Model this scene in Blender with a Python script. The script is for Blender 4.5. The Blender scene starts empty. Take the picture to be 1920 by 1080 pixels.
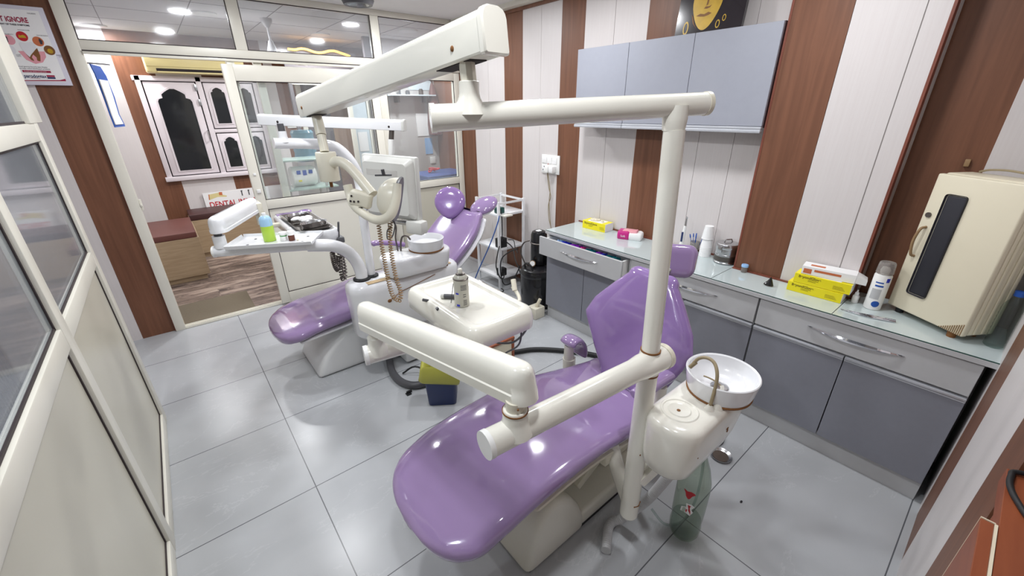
import bpy, bmesh, math, random
from mathutils import Vector, Matrix
C = bpy.context.scene.collection
PI = math.pi
random.seed(7)

# ---------------------------------------------------------------- camera, world, exposure
cam_d = bpy.data.cameras.new('camera')
cam_d.sensor_width = 36.0
cam_d.lens = 768.07 * 36.0 / 1920.0
cam_d.clip_start = 0.02
cam = bpy.data.objects.new('camera', cam_d)
C.objects.link(cam)
_yaw, _pit, _rol = math.radians(39.241), math.radians(23.701), math.radians(-0.552)
_f = Vector((math.sin(_yaw)*math.cos(_pit), math.cos(_yaw)*math.cos(_pit), -math.sin(_pit)))
_r = Vector((math.cos(_yaw), -math.sin(_yaw), 0))
_u = _r.cross(_f)
_r2 = math.cos(_rol)*_r + math.sin(_rol)*_u
_u2 = -math.sin(_rol)*_r + math.cos(_rol)*_u
cam.matrix_world = Matrix(((_r2.x, _u2.x, -_f.x, 0), (_r2.y, _u2.y, -_f.y, 0), (_r2.z, _u2.z, -_f.z, 1.64), (0, 0, 0, 1)))
bpy.context.scene.camera = cam
sc = bpy.context.scene
sc.view_settings.view_transform = 'Standard'
sc.view_settings.look = 'None'
sc.view_settings.gamma = 1.0
sc.view_settings.use_curve_mapping = False
sc.view_settings.exposure = 0.0
w = bpy.data.worlds.new('world'); sc.world = w
w.use_nodes = True
w.node_tree.nodes['Background'].inputs[0].default_value = (0.02, 0.025, 0.04, 1)
w.node_tree.nodes['Background'].inputs[1].default_value = 1.0
CEIL = 2.43
LIGHT_W = 16.8
# (x, y, watts scale): ceiling downlights of both rooms; last three added to brighten waiting room and passage
LIGHTS = [(0.45, 3.10, 0.8), (1.80, 3.35, 0.9), (0.38, 1.85, 0.8), (1.85, 2.05, 0.8), (0.36, 0.45, 0.65), (1.75, 0.70, 0.75),
          (1.764, 5.55, 2.0), (-0.17, 6.30, 0.6), (0.62, 5.0, 1.3), (2.45, 4.75, 1.5), (-0.59, 1.2, 1.1)]

# ---------------------------------------------------------------- materials
def lin(c):
    return tuple((v/12.92 if v <= 0.04045 else ((v+0.055)/1.055)**2.4) for v in c)
def rgb(r, g, b): return lin((r/255, g/255, b/255)) + (1,)
def mat(name, col, rough=0.5, metal=0.0, coat=0.0, noise=0.0, nscale=8.0, trans=0.0, ior=1.45, emit=None, estr=0, bump=0.0, bscale=60, spec=None, alpha=1.0):
    m = bpy.data.materials.new(name); m.use_nodes = True
    nt = m.node_tree; b = nt.nodes['Principled BSDF']
    c = rgb(*col)
    b.inputs['Base Color'].default_value = c
    b.inputs['Roughness'].default_value = rough
    b.inputs['Metallic'].default_value = metal
    b.inputs['Coat Weight'].default_value = coat
    b.inputs['Coat Roughness'].default_value = 0.05
    b.inputs['Transmission Weight'].default_value = trans
    b.inputs['IOR'].default_value = ior
    b.inputs['Alpha'].default_value = alpha
    if spec is not None: b.inputs['Specular IOR Level'].default_value = spec
    if emit:
        b.inputs['Emission Color'].default_value = rgb(*emit); b.inputs['Emission Strength'].default_value = estr
    if noise > 0 or bump > 0:
        tc = nt.nodes.new('ShaderNodeTexCoord')
        n = nt.nodes.new('ShaderNodeTexNoise'); n.inputs['Scale'].default_value = nscale; n.inputs['Detail'].default_value = 6
        nt.links.new(tc.outputs['Object'], n.inputs['Vector'])
        if noise > 0:
            mx = nt.nodes.new('ShaderNodeMix'); mx.data_type = 'RGBA'
            mx.inputs[6].default_value = tuple(v*(1-noise) for v in c[:3]) + (1,)
            mx.inputs[7].default_value = tuple(min(1, v*(1+noise*0.6)) for v in c[:3]) + (1,)
            nt.links.new(n.outputs['Fac'], mx.inputs[0]); nt.links.new(mx.outputs[2], b.inputs['Base Color'])
        if bump > 0:
            n2 = nt.nodes.new('ShaderNodeTexNoise'); n2.inputs['Scale'].default_value = bscale
            nt.links.new(tc.outputs['Object'], n2.inputs['Vector'])
            bp = nt.nodes.new('ShaderNodeBump'); bp.inputs['Strength'].default_value = bump; bp.inputs['Distance'].default_value = 0.002
            nt.links.new(n2.outputs['Fac'], bp.inputs['Height']); nt.links.new(bp.outputs['Normal'], b.inputs['Normal'])
    return m
def wood(name, c1, c2, scale=(14, 14, 1.2), rough=0.45, coat=0.0):
    m = mat(name, c1, rough, coat=coat); nt = m.node_tree; b = nt.nodes['Principled BSDF']
    tc = nt.nodes.new('ShaderNodeTexCoord'); mp = nt.nodes.new('ShaderNodeMapping'); mp.inputs['Scale'].default_value = scale
    n = nt.nodes.new('ShaderNodeTexNoise'); n.inputs['Scale'].default_value = 2.2; n.inputs['Detail'].default_value = 8; n.inputs['Distortion'].default_value = 0.8
    r = nt.nodes.new('ShaderNodeValToRGB'); r.color_ramp.elements[0].color = rgb(*c2); r.color_ramp.elements[1].color = rgb(*c1)
    r.color_ramp.elements[0].position = 0.3; r.color_ramp.elements[1].position = 0.7
    nt.links.new(tc.outputs['Object'], mp.inputs[0]); nt.links.new(mp.outputs[0], n.inputs['Vector'])
    nt.links.new(n.outputs['Fac'], r.inputs[0]); nt.links.new(r.outputs[0], b.inputs['Base Color'])
    return m

M = {}
M['white_panel'] = wood('white_pvc_panel', (214, 209, 208), (210, 204, 203), (60, 60, 1.5), 0.4)
M['brown_panel'] = wood('brown_laminate', (124, 82, 60), (104, 67, 48), (16, 16, 0.8), 0.45)
M['red_edge'] = wood('reddish_edge_trim', (130, 74, 58), (112, 60, 47), (20, 20, 2), 0.4)
M['seam'] = mat('panel_seam', (120, 114, 112), 0.7)
M['alu'] = mat('cream_powder_coated_aluminium', (228, 225, 213), 0.35, noise=0.04, nscale=5)
M['alu_panel'] = mat('greige_infill_panel', (196, 192, 177), 0.3, noise=0.04, nscale=3)
M['gasket'] = mat('dark_window_gasket', (52, 42, 44), 0.6)
M['ceiling'] = mat('painted_ceiling', (232, 230, 228), 0.8, noise=0.03)
M['unit'] = mat('ivory_enamel', (234, 232, 222), 0.2, coat=0.5, noise=0.03, nscale=6)
M['unit_white'] = mat('white_gloss_plastic', (230, 231, 234), 0.18, coat=0.6)
M['beige'] = mat('aged_beige_plastic', (222, 217, 200), 0.3, noise=0.10, nscale=14)
M['base'] = mat('warm_white_fibreglass', (220, 217, 206), 0.28, coat=0.3, noise=0.04, nscale=4)
M['base_grey'] = mat('cool_white_fibreglass', (214, 215, 216), 0.28, coat=0.3)
M['purple'] = mat('purple_gloss_vinyl', (146, 123, 165), 0.12, coat=0.8, noise=0.05, nscale=3)
M['purple_deep'] = mat('deep_purple_gloss_vinyl', (139, 111, 166), 0.12, coat=0.8, noise=0.05, nscale=3)
M['steel'] = mat('brushed_steel', (190, 190, 192), 0.22, 1.0)
M['rail'] = mat('pale_anodised_rail', (196, 199, 206), 0.3, 0.35)
M['chrome'] = mat('chrome', (215, 215, 220), 0.08, 1.0)
M['dark_steel'] = mat('dull_dark_steel', (110, 104, 100), 0.4, 1.0)
M['rust'] = mat('rust_stain', (132, 88, 48), 0.8, noise=0.3, nscale=40)
M['grey_lam'] = mat('light_grey_laminate', (190, 191, 193), 0.45, noise=0.04, nscale=30)
M['dgrey_lam'] = mat('blue_grey_laminate', (134, 136, 146), 0.4, noise=0.05, nscale=40)
M['cab_grey'] = mat('pale_blue_grey_laminate', (156, 159, 170), 0.3, coat=0.25, noise=0.04, nscale=30)
M['dark_gap'] = mat('shadow_gap_black', (40, 32, 32), 0.8)
M['cab_side'] = mat('dark_brown_cabinet_side', (70, 48, 50), 0.5)
M['glass_top'] = mat('worktop_glass', (196, 208, 209), 0.06, coat=0.6)
M['glass_edge'] = mat('green_glass_edge', (40, 78, 70), 0.2)
M['black'] = mat('black_gloss_paint', (26, 26, 30), 0.25, coat=0.3, noise=0.2, nscale=20)
M['black_rub'] = mat('black_rubber', (30, 30, 32), 0.55)
M['grey_hose'] = mat('grey_corrugated_hose', (120, 117, 115), 0.5)
M['dkgrey'] = mat('dark_grey_plastic', (80, 80, 84), 0.4)
M['white'] = mat('white_plastic', (238, 238, 236), 0.3)
M['paper'] = mat('white_paper', (240, 240, 240), 0.7)
M['yellow'] = mat('glove_box_yellow', (236, 222, 30), 0.4)
M['ink_brown'] = mat('dark_olive_ink', (116, 104, 20), 0.6)
M['ink_black'] = mat('dark_ink', (60, 56, 66), 0.6)
M['magenta'] = mat('magenta_print', (196, 40, 130), 0.35)
M['red'] = mat('red_print', (190, 34, 46), 0.5)
M['crimson'] = mat('crimson_print', (158, 36, 72), 0.5)
M['orange'] = mat('orange_print', (200, 112, 72), 0.5)
M['blue'] = mat('blue_print', (36, 84, 170), 0.4)
M['navy'] = mat('navy_plastic', (34, 48, 94), 0.4)
M['bag'] = mat('yellow_bag_film', (196, 194, 88), 0.3, trans=0.25, bump=0.4, bscale=25)
M['teal'] = mat('teal_packet_film', (20, 100, 110), 0.25)
M['violet'] = mat('violet_packet_film', (140, 50, 190), 0.25)
M['bluepk'] = mat('blue_packet_film', (50, 60, 190), 0.25)
M['sky'] = mat('light_blue_packet', (150, 190, 235), 0.25)
M['cream'] = mat('cream_painted_metal', (221, 213, 190), 0.4, noise=0.03)
M['smoke_cap'] = mat('smoky_clear_cap', (200, 195, 190), 0.15, trans=0.7, ior=1.3)
M['lime'] = mat('lime_can_print', (176, 212, 74), 0.3)
M['bluecan'] = mat('pale_blue_can_print', (160, 198, 226), 0.3)
M['amber'] = mat('amber_liquid', (92, 44, 28), 0.2)
M['green'] = mat('green_print', (60, 150, 70), 0.4)
M['greenpcb'] = mat('dark_green_adapter', (20, 74, 70), 0.3)
M['gold'] = mat('gold_paint', (198, 160, 44), 0.4, noise=0.35, nscale=18)
M['dkgold'] = mat('dark_gold_paint', (120, 78, 24), 0.5)
M['canvas'] = mat('black_canvas', (34, 28, 34), 0.18, coat=0.5)
M['bench'] = wood('oak_laminate', (178, 156, 128), (158, 136, 108), (2, 40, 30), 0.5)
M['cushion'] = mat('brown_leatherette', (102, 60, 54), 0.5, bump=0.3, bscale=120)
M['dcushion'] = mat('dark_brown_leatherette', (70, 42, 42), 0.5)
M['mat'] = mat('olive_brown_door_mat', (116, 106, 90), 0.95, noise=0.15, nscale=120, bump=0.8, bscale=300)
M['shutter'] = mat('white_painted_wood', (216, 208, 212), 0.5, noise=0.03)
M['slot'] = mat('matt_dark_slot_window', (38, 38, 46), 0.55)
M['night'] = mat('dark_window_pane', (22, 24, 28), 0.12, coat=0.3)
M['ac'] = mat('aged_yellow_plastic', (222, 208, 150), 0.4)
M['cable_blue'] = mat('blue_cable', (50, 90, 160), 0.4)
M['wire_tan'] = mat('tan_wire', (150, 136, 108), 0.6)
M['coil'] = mat('tan_coiled_cable', (150, 122, 88), 0.5)
M['desk'] = wood('reddish_brown_desk_laminate', (150, 82, 52), (132, 68, 42), (2, 16, 16), 0.4)
M['desk_edge'] = mat('cream_edge_band', (226, 214, 190), 0.6)
M['phone_glass'] = mat('mint_acrylic', (206, 226, 218), 0.2, trans=0.3)
M['bluewater'] = mat('blue_water_bottle', (150, 200, 220), 0.15, trans=0.4)
M['walnut'] = wood('walnut_door', (150, 128, 110), (130, 106, 90), (10, 10, 1), 0.5)
M['dk_panel_shade'] = mat('dark_grey_panel_and_shade', (96, 92, 96), 0.5)
M['greywall'] = mat('grey_wall_panel', (190, 186, 184), 0.5)
M['grey_blue'] = mat('blue_grey_shutter_sheet', (132, 142, 158), 0.4)
M['pink'] = mat('pink_gum_print', (228, 160, 170), 0.5)
M['tooth'] = mat('tooth_print', (228, 228, 232), 0.5)
M['skyglass'] = mat('frosted_pale_blue_glass', (206, 218, 226), 0.25)
M['monitor'] = mat('pale_grey_monitor_plastic', (200, 200, 196), 0.4)
M['led_rope'] = mat('amber_rope_light', (255, 190, 90), 0.4, emit=(255, 176, 60), estr=5.0)
M['lamp_on'] = mat('lit_led_diffuser', (255, 255, 255), 0.4, emit=(246, 248, 255), estr=14.0)
M['suit_blue'] = mat('blue_case', (58, 78, 130), 0.4)

def glass(name, tint=(235, 240, 238), rough=0.0, refl=0.05, haze=0.0):
    m = bpy.data.materials.new(name); m.use_nodes = True; nt = m.node_tree
    for n in list(nt.nodes): nt.nodes.remove(n)
    o = nt.nodes.new('ShaderNodeOutputMaterial'); t = nt.nodes.new('ShaderNodeBsdfTransparent'); t.inputs[0].default_value = rgb(*tint)
    g = nt.nodes.new('ShaderNodeBsdfGlossy'); g.inputs['Roughness'].default_value = rough
    lw = nt.nodes.new('ShaderNodeLayerWeight'); lw.inputs[0].default_value = 0.5
    pw = nt.nodes.new('ShaderNodeMath'); pw.operation = 'POWER'; pw.inputs[1].default_value = 5; nt.links.new(lw.outputs['Facing'], pw.inputs[0])
    fr = nt.nodes.new('ShaderNodeMath'); fr.operation = 'MULTIPLY_ADD'; fr.inputs[1].default_value = 0.9; fr.inputs[2].default_value = refl; nt.links.new(pw.outputs[0], fr.inputs[0])
    mx = nt.nodes.new('ShaderNodeMixShader')
    nt.links.new(fr.outputs[0], mx.inputs[0]); nt.links.new(t.outputs[0], mx.inputs[1]); nt.links.new(g.outputs[0], mx.inputs[2])
    if haze > 0:  # pale scatter mixed in to imitate light haze and bloom on the panes
        df = nt.nodes.new('ShaderNodeBsdfTranslucent'); df.inputs[0].default_value = rgb(235, 236, 240)
        d2_ = nt.nodes.new('ShaderNodeBsdfDiffuse'); d2_.inputs[0].default_value = rgb(225, 227, 232)
        ad_ = nt.nodes.new('ShaderNodeMixShader'); nt.links.new(df.outputs[0], ad_.inputs[1]); nt.links.new(d2_.outputs[0], ad_.inputs[2])
        m2 = nt.nodes.new('ShaderNodeMixShader'); m2.inputs[0].default_value = haze
        nt.links.new(mx.outputs[0], m2.inputs[1]); nt.links.new(ad_.outputs[0], m2.inputs[2]); nt.links.new(m2.outputs[0], o.inputs[0]); return m
    nt.links.new(mx.outputs[0], o.inputs[0]); return m
M['glass'] = glass('window_glass', (244, 247, 247), 0.02, haze=0.06)
M['clear'] = glass('clear_plastic_film', (232, 238, 236), 0.05)
M['green_clear'] = glass('greenish_bottle_plastic', (218, 225, 216), 0.04)
M['glass_dim'] = glass('hazy_window_glass', (240, 243, 246), 0.06, haze=0.13)

def floor_mat(name, base, dark, vein, px, ox, py, oy, rough):
    m = bpy.data.materials.new(name); m.use_nodes = True; nt = m.node_tree; b = nt.nodes['Principled BSDF']; L = nt.links.new
    tc = nt.nodes.new('ShaderNodeTexCoord'); sp = nt.nodes.new('ShaderNodeSeparateXYZ'); L(tc.outputs['Object'], sp.inputs[0])
    def mn(op, a, bb):
        n = nt.nodes.new('ShaderNodeMath'); n.operation = op
        for i, v in enumerate((a, bb)):
            if v is None: continue
            if isinstance(v, (int, float)): n.inputs[i].default_value = v
            else: L(v, n.inputs[i])
        return n.outputs[0]
    def line(out, p, o):
        f = mn('FRACT', mn('DIVIDE', mn('SUBTRACT', out, o), p), None)
        d = mn('ABSOLUTE', mn('SUBTRACT', f, 0.5), None)
        return mn('GREATER_THAN', d, 0.5 - 0.0022/p)
    g = mn('MAXIMUM', line(sp.outputs[0], px, ox), line(sp.outputs[1], py, oy))
    n1 = nt.nodes.new('ShaderNodeTexNoise'); n1.inputs['Scale'].default_value = 1.7; n1.inputs['Detail'].default_value = 7; n1.inputs['Distortion'].default_value = 1.2
    L(tc.outputs['Object'], n1.inputs['Vector'])
    mx = nt.nodes.new('ShaderNodeMix'); mx.data_type = 'RGBA'; mx.inputs[6].default_value = rgb(*dark); mx.inputs[7].default_value = rgb(*base)
    L(n1.outputs['Fac'], mx.inputs[0])
    mp = nt.nodes.new('ShaderNodeMapping'); mp.inputs['Scale'].default_value = (0.8, 1.7, 1); mp.inputs['Rotation'].default_value = (0, 0, 0.5); L(tc.outputs['Object'], mp.inputs[0])
    n2 = nt.nodes.new('ShaderNodeTexNoise'); n2.inputs['Scale'].default_value = 1.3; n2.inputs['Detail'].default_value = 9; n2.inputs['Roughness'].default_value = 0.62; n2.inputs['Distortion'].default_value = 0.6
    L(mp.outputs[0], n2.inputs['Vector'])
    v = mn('LESS_THAN', mn('ABSOLUTE', mn('SUBTRACT', n2.outputs['Fac'], 0.5), None), 0.0035)
    v2 = mn('MULTIPLY', v, 0.16)
    mv = nt.nodes.new('ShaderNodeMix'); mv.data_type = 'RGBA'; mv.inputs[7].default_value = rgb(*vein); L(v2, mv.inputs[0]); L(mx.outputs[2], mv.inputs[6])
    mg = nt.nodes.new('ShaderNodeMix'); mg.data_type = 'RGBA'; mg.inputs[7].default_value = rgb(92, 94, 98); L(g, mg.inputs[0]); L(mv.outputs[2], mg.inputs[6])
    L(mg.outputs[2], b.inputs['Base Color']); b.inputs['Roughness'].default_value = rough
    return m
M['floor'] = floor_mat('grey_marble_tile', (186, 188, 191), (164, 167, 171), (214, 216, 218), 1.185, 0.162, 0.606, 0.475, 0.27)

def strata_mat():
    m = bpy.data.materials.new('brown_strata_tile'); m.use_nodes = True; nt = m.node_tree; b = nt.nodes['Principled BSDF']; L = nt.links.new
    tc = nt.nodes.new('ShaderNodeTexCoord'); mp = nt.nodes.new('ShaderNodeMapping'); mp.inputs['Scale'].default_value = (1.1, 7.0, 1); L(tc.outputs['Object'], mp.inputs[0])
    br = nt.nodes.new('ShaderNodeTexBrick'); br.inputs['Scale'].default_value = 1.0; br.inputs['Brick Width'].default_value = 1.2; br.inputs['Row Height'].default_value = 0.6
    br.inputs['Mortar Size'].default_value = 0.004; br.inputs['Color1'].default_value = (0, 0, 0, 1); br.inputs['Color2'].default_value = (1, 1, 1, 1); L(tc.outputs['Object'], br.inputs['Vector'])
    n = nt.nodes.new('ShaderNodeTexNoise'); n.noise_dimensions = '4D'; n.inputs['Scale'].default_value = 1.6; n.inputs['Detail'].default_value = 9; n.inputs['Roughness'].default_value = 0.65; n.inputs['Distortion'].default_value = 0.9
    mu = nt.nodes.new('ShaderNodeMath'); mu.operation = 'MULTIPLY'; mu.inputs[1].default_value = 9; L(br.outputs['Color'], mu.inputs[0]); L(mu.outputs[0], n.inputs['W'])
    L(mp.outputs[0], n.inputs['Vector'])
    r = nt.nodes.new('ShaderNodeValToRGB'); e = r.color_ramp.elements
    e[0].position = 0.30; e[0].color = rgb(62, 54, 54); e[1].position = 0.72; e[1].color = rgb(186, 170, 156)
    for p, c in ((0.42, (88, 76, 72)), (0.455, (150, 132, 120)), (0.49, (84, 72, 68)), (0.52, (128, 112, 104)), (0.58, (168, 150, 138))):
        x = e.new(p); x.color = rgb(*c)
    L(n.outputs['Fac'], r.inputs[0]); L(r.outputs[0], b.inputs['Base Color']); b.inputs['Roughness'].default_value = 0.35
    return m
M['strata'] = strata_mat()

# ---------------------------------------------------------------- mesh builder
ORG = {}
class MB:
    def __init__(s): s.bm = bmesh.new()
    def _in(s, src, mtx=None, mi=0):
        mp = {}
        for v in src.verts:
            mp[v] = s.bm.verts.new(mtx @ v.co if mtx else v.co)
        for f in src.faces:
            try:
                nf = s.bm.faces.new([mp[v] for v in f.verts]); nf.material_index = mi; nf.smooth = True
            except ValueError: pass
        src.free(); return s
    def box(s, x0, x1, y0, y1, z0, z1, bev=0.0, mi=0, seg=2, mtx=None):
        b = bmesh.new(); bmesh.ops.create_cube(b, size=1)
        for v in b.verts:
            v.co = Vector(((x0+x1)/2 + v.co.x*(x1-x0), (y0+y1)/2 + v.co.y*(y1-y0), (z0+z1)/2 + v.co.z*(z1-z0)))
        if bev > 0: bmesh.ops.bevel(b, geom=list(b.edges), offset=bev, segments=seg, affect='EDGES', profile=0.5)
        return s._in(b, mtx, mi)
    def loft(s, loops, cap=True, mi=0, closed=False):
        rows = [[s.bm.verts.new(Vector(p)) for p in lp] for lp in loops]
        n = len(rows[0]); R = len(rows)
        for i in range(R if closed else R-1):
            a, b = rows[i], rows[(i+1) % R]
            for k in range(n):
                try:
                    f = s.bm.faces.new((a[k], a[(k+1) % n], b[(k+1) % n], b[k])); f.material_index = mi; f.smooth = True
                except ValueError: pass
        if cap and not closed:
            for r in (rows[0], rows[-1]):
                try: f = s.bm.faces.new(r); f.material_index = mi; f.smooth = True
                except ValueError: pass
        return s
    def tube(s, pts, r, n=12, mi=0, closed=False, cap=True, smooth=0):
        pts = [Vector(p) for p in pts]
        rs = list(r) if isinstance(r, (list, tuple)) else [r]*len(pts)
        if smooth: pts, rs = catmull(pts, rs, smooth, closed)
        N = len(pts); loops = []; nrm = None
        for i in range(N):
            if closed: t = pts[(i+1) % N] - pts[i-1]
            else: t = pts[min(i+1, N-1)] - pts[max(i-1, 0)]
            t.normalize()
            if nrm is None:
                nrm = t.orthogonal().normalized()
            else:
                nrm = (nrm - t*nrm.dot(t))
                nrm = nrm.normalized() if nrm.length > 1e-6 else t.orthogonal().normalized()
            bn = t.cross(nrm)
            loops.append([pts[i] + rs[i]*(math.cos(2*PI*k/n)*nrm + math.sin(2*PI*k/n)*bn) for k in range(n)])
        return s.loft(loops, cap, mi, closed)
    def cyl(s, p0, p1, r0, r1=None, n=24, mi=0):
        return s.tube([p0, p1], [r0, r0 if r1 is None else r1], n, mi)
    def lathe(s, prof, c=(0, 0, 0), axis=(0, 0, 1), n=32, mi=0, cap=True, sx=1, sy=1):
        a = Vector(axis).normalized(); u = Vector((1, 0, 0)) if abs(a.x) < 0.9 else Vector((0, 1, 0))
        u = (u - a*u.dot(a)).normalized(); v = a.cross(u); c = Vector(c)
        return s.loft([[c + a*z + r*(math.cos(2*PI*k/n)*u*sx + math.sin(2*PI*k/n)*v*sy) for k in range(n)] for r, z in prof], cap, mi)
    def prism(s, poly, f0, f1, bev=0.0, mi=0, seg=2):
        """poly: 2-D outline; f0 / f1 map it to the two end faces"""
        b = bmesh.new()
        A = [b.verts.new(Vector(f0(*p))) for p in poly]; B = [b.verts.new(Vector(f1(*p))) for p in poly]
        n = len(poly); b.faces.new(A); b.faces.new(list(reversed(B)))
        for k in range(n): b.faces.new((A[k], A[(k+1) % n], B[(k+1) % n], B[k]))
        bmesh.ops.recalc_face_normals(b, faces=b.faces)
        if bev > 0:
            es = [e for e in b.edges if e.calc_face_angle(0) > 0.5]
            bmesh.ops.bevel(b, geom=es, offset=bev, segments=seg, affect='EDGES', profile=0.5)
        return s._in(b, None, mi)
    def sph(s, c, r, mi=0, n=16, sc=(1, 1, 1), mtx=None):
        b = bmesh.new(); bmesh.ops.create_uvsphere(b, u_segments=n, v_segments=max(6, n//2), radius=r)
        for v in b.verts: v.co = Vector((v.co.x*sc[0], v.co.y*sc[1], v.co.z*sc[2]))
        m = Matrix.Translation(Vector(c))
        if mtx is not None: m = m @ mtx
        return s._in(b, m, mi)
    def quad(s, *p, mi=0):
        f = s.bm.faces.new([s.bm.verts.new(Vector(q)) for q in p]); f.material_index = mi; return s

def catmull(pts, rs, k, closed=False):
    N = len(pts); P = []; Rr = []
    g = (lambda i: pts[i % N]) if closed else (lambda i: pts[max(0, min(N-1, i))] if 0 <= i < N else (2*pts[0]-pts[1] if i < 0 else 2*pts[-1]-pts[-2]))
    for i in range(N if closed else N-1):
        p0, p1, p2, p3 = g(i-1), g(i), g(i+1), g(i+2)
        for j in range(k):
            t = j/k
            P.append(0.5*((2*p1) + (p2-p0)*t + (2*p0-5*p1+4*p2-p3)*t*t + (3*p1-p0-3*p2+p3)*t**3))
            Rr.append(rs[i % N]*(1-t) + rs[(i+1) % N]*t)
    if not closed: P.append(pts[-1].copy()); Rr.append(rs[-1])
    return P, Rr

def build(name, mb, mats, parent=None, base=None, ang=38, subsurf=0):
    bm = mb.bm
    bmesh.ops.recalc_face_normals(bm, faces=bm.faces)
    lim = math.radians(ang)
    for e in bm.edges:
        if len(e.link_faces) != 2 or e.calc_face_angle(0) > lim: e.smooth = False
    for f in bm.faces: f.smooth = True
    if parent is not None: org = ORG[parent.name]
    elif base is not None: org = Vector(base)
    else:
        xs = [v.co for v in bm.verts]
        org = Vector(((min(v.x for v in xs)+max(v.x for v in xs))/2, (min(v.y for v in xs)+max(v.y for v in xs))/2, min(v.z for v in xs)))
    bmesh.ops.translate(bm, verts=bm.verts, vec=-org)
    me = bpy.data.meshes.new(name); bm.to_mesh(me); bm.free()
    for m in (mats if isinstance(mats, (list, tuple)) else [mats]): me.materials.append(M[m] if isinstance(m, str) else m)
    o = bpy.data.objects.new(name, me); C.objects.link(o)
    if parent is not None: o.parent = parent
    else: o.location = org
    ORG[o.name] = org
    if subsurf:
        md = o.modifiers.new('subdivision', 'SUBSURF'); md.levels = subsurf; md.render_levels = subsurf
    return o
def tag(o, label, cat, group=None):
    o['label'] = label; o['category'] = cat
    if group: o['group'] = group
    return o
def thing(name, label, cat, loc, group=None):
    o = bpy.data.objects.new(name, None); C.objects.link(o); o.location = loc; o.empty_display_size = 0.05
    ORG[o.name] = Vector(loc); return tag(o, label, cat, group)
def struct(name, mb, mats, parent=None, **k):
    o = build(name, mb, mats, parent, **k)
    if parent is None: o['kind'] = 'structure'
    return o
def copy_thing(src, delta, label, group=None, children=True):
    d = Vector(delta)
    r = src.copy(); C.objects.link(r); r.location = src.location + d; ORG[r.name] = ORG[src.name] + d
    r['label'] = label
    if group: r['group'] = group
    for ch in list(src.children):
        c = ch.copy(); C.objects.link(c); c.parent = r
        for g in list(ch.children):
            e = g.copy(); C.objects.link(e); e.parent = c
    return r
def text(name, s, size, at, right, up, m, parent, align='LEFT', bold=0.0, sx=1.0, depth=0.0006):
    cu = bpy.data.curves.new(name, 'FONT'); cu.body = s; cu.size = size; cu.align_x = align; cu.extrude = 0.0; cu.offset = bold
    to = bpy.data.objects.new('tmp_text', cu); C.objects.link(to)
    dg = bpy.context.evaluated_depsgraph_get(); me = bpy.data.meshes.new_from_object(to.evaluated_get(dg))
    bpy.data.objects.remove(to); bpy.data.curves.remove(cu)
    R = Vector(right).normalized(); U = Vector(up).normalized(); Nn = R.cross(U)
    off = Vector(at) + Nn*depth - (ORG[parent.name] if parent is not None else Vector())
    for v in me.vertices: v.co = off + R*v.co.x*sx + U*v.co.y + Nn*v.co.z
    me.materials.clear(); me.materials.append(M[m]); me.name = name
    o = bpy.data.objects.new(name, me); C.objects.link(o); o.parent = parent; ORG[o.name] = ORG[parent.name]
    return o
def patch(name, at, right, up, wd, ht, m, parent, depth=0.0005, bend=None):
    R = Vector(right).normalized(); U = Vector(up).normalized(); Nn = R.cross(U); a = Vector(at) + Nn*depth
    mb = MB().quad(a, a+R*wd, a+R*wd+U*ht, a+U*ht)
    return build(name, mb, m, parent)
def disc(mb, at, right, up, rx, ry, depth=0.0006, n=24, mi=0):
    R = Vector(right).normalized(); U = Vector(up).normalized(); a = Vector(at) + R.cross(U)*depth
    f = mb.bm.faces.new([mb.bm.verts.new(a + R*rx*math.cos(2*PI*k/n) + U*ry*math.sin(2*PI*k/n)) for k in range(n)]); f.material_index = mi
    return mb
def poly(mb, pts, at, right, up, depth=0.0006, mi=0):
    R = Vector(right).normalized(); U = Vector(up).normalized(); a = Vector(at) + R.cross(U)*depth
    f = mb.bm.faces.new([mb.bm.verts.new(a + R*x + U*y) for x, y in pts]); f.material_index = mi
    return mb
def rect_loop(cx, cy, hx, hy, r, z, n=6):
    out = []
    for sx, sy, a0 in ((1, 1, 0), (-1, 1, PI/2), (-1, -1, PI), (1, -1, 1.5*PI)):
        for k in range(n+1):
            a = a0 + PI/2*k/n
            out.append((cx + sx*(hx-r) + r*math.cos(a), cy + sy*(hy-r) + r*math.sin(a), z))
    return out

# ================================================================ THE SETTING
YB = 4.02      # glazed partition at the end of the room
XR = 2.59      # cabinet wall
XP = 2.45      # face of its pilaster
YN = -0.158    # near wall
XL = -0.37     # left partition
YF = 6.50      # far wall of the waiting room
struct('floor', MB().box(-1.2, XR, -1.8, YB, -0.05, 0), 'floor', base=(0, 0, 0))
struct('floor_far', MB().box(-0.45, 3.2, YB, YF, -0.05, 0), 'strata', base=(0.1, 0, 0))
cb = MB().box(-1.2, 3.2, -1.8, YF, CEIL, CEIL+0.05)
struct('ceiling', cb, 'ceiling', base=(0, 0, CEIL))
tm = MB()
for x in (0.0, 1.2): tm.box(x-0.002, x+0.002, -1.7, YB-0.06, CEIL-0.0015, CEIL)
for y in (0.35, 1.55, 2.75): tm.box(-0.36, XR-0.07, y-0.002, y+0.002, CEIL-0.0015, CEIL)
for x in (-0.1, 0.5, 1.1, 1.7, 2.3): tm.box(x-0.003, x+0.003, YB+0.05, YF, CEIL-0.0015, CEIL)
for y in (4.6, 5.2, 5.8): tm.box(-0.33, 3.1, y-0.003, y+0.003, CEIL-0.0015, CEIL)
struct('trim_1', tm, 'seam', base=(0, 0, CEIL))

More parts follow.
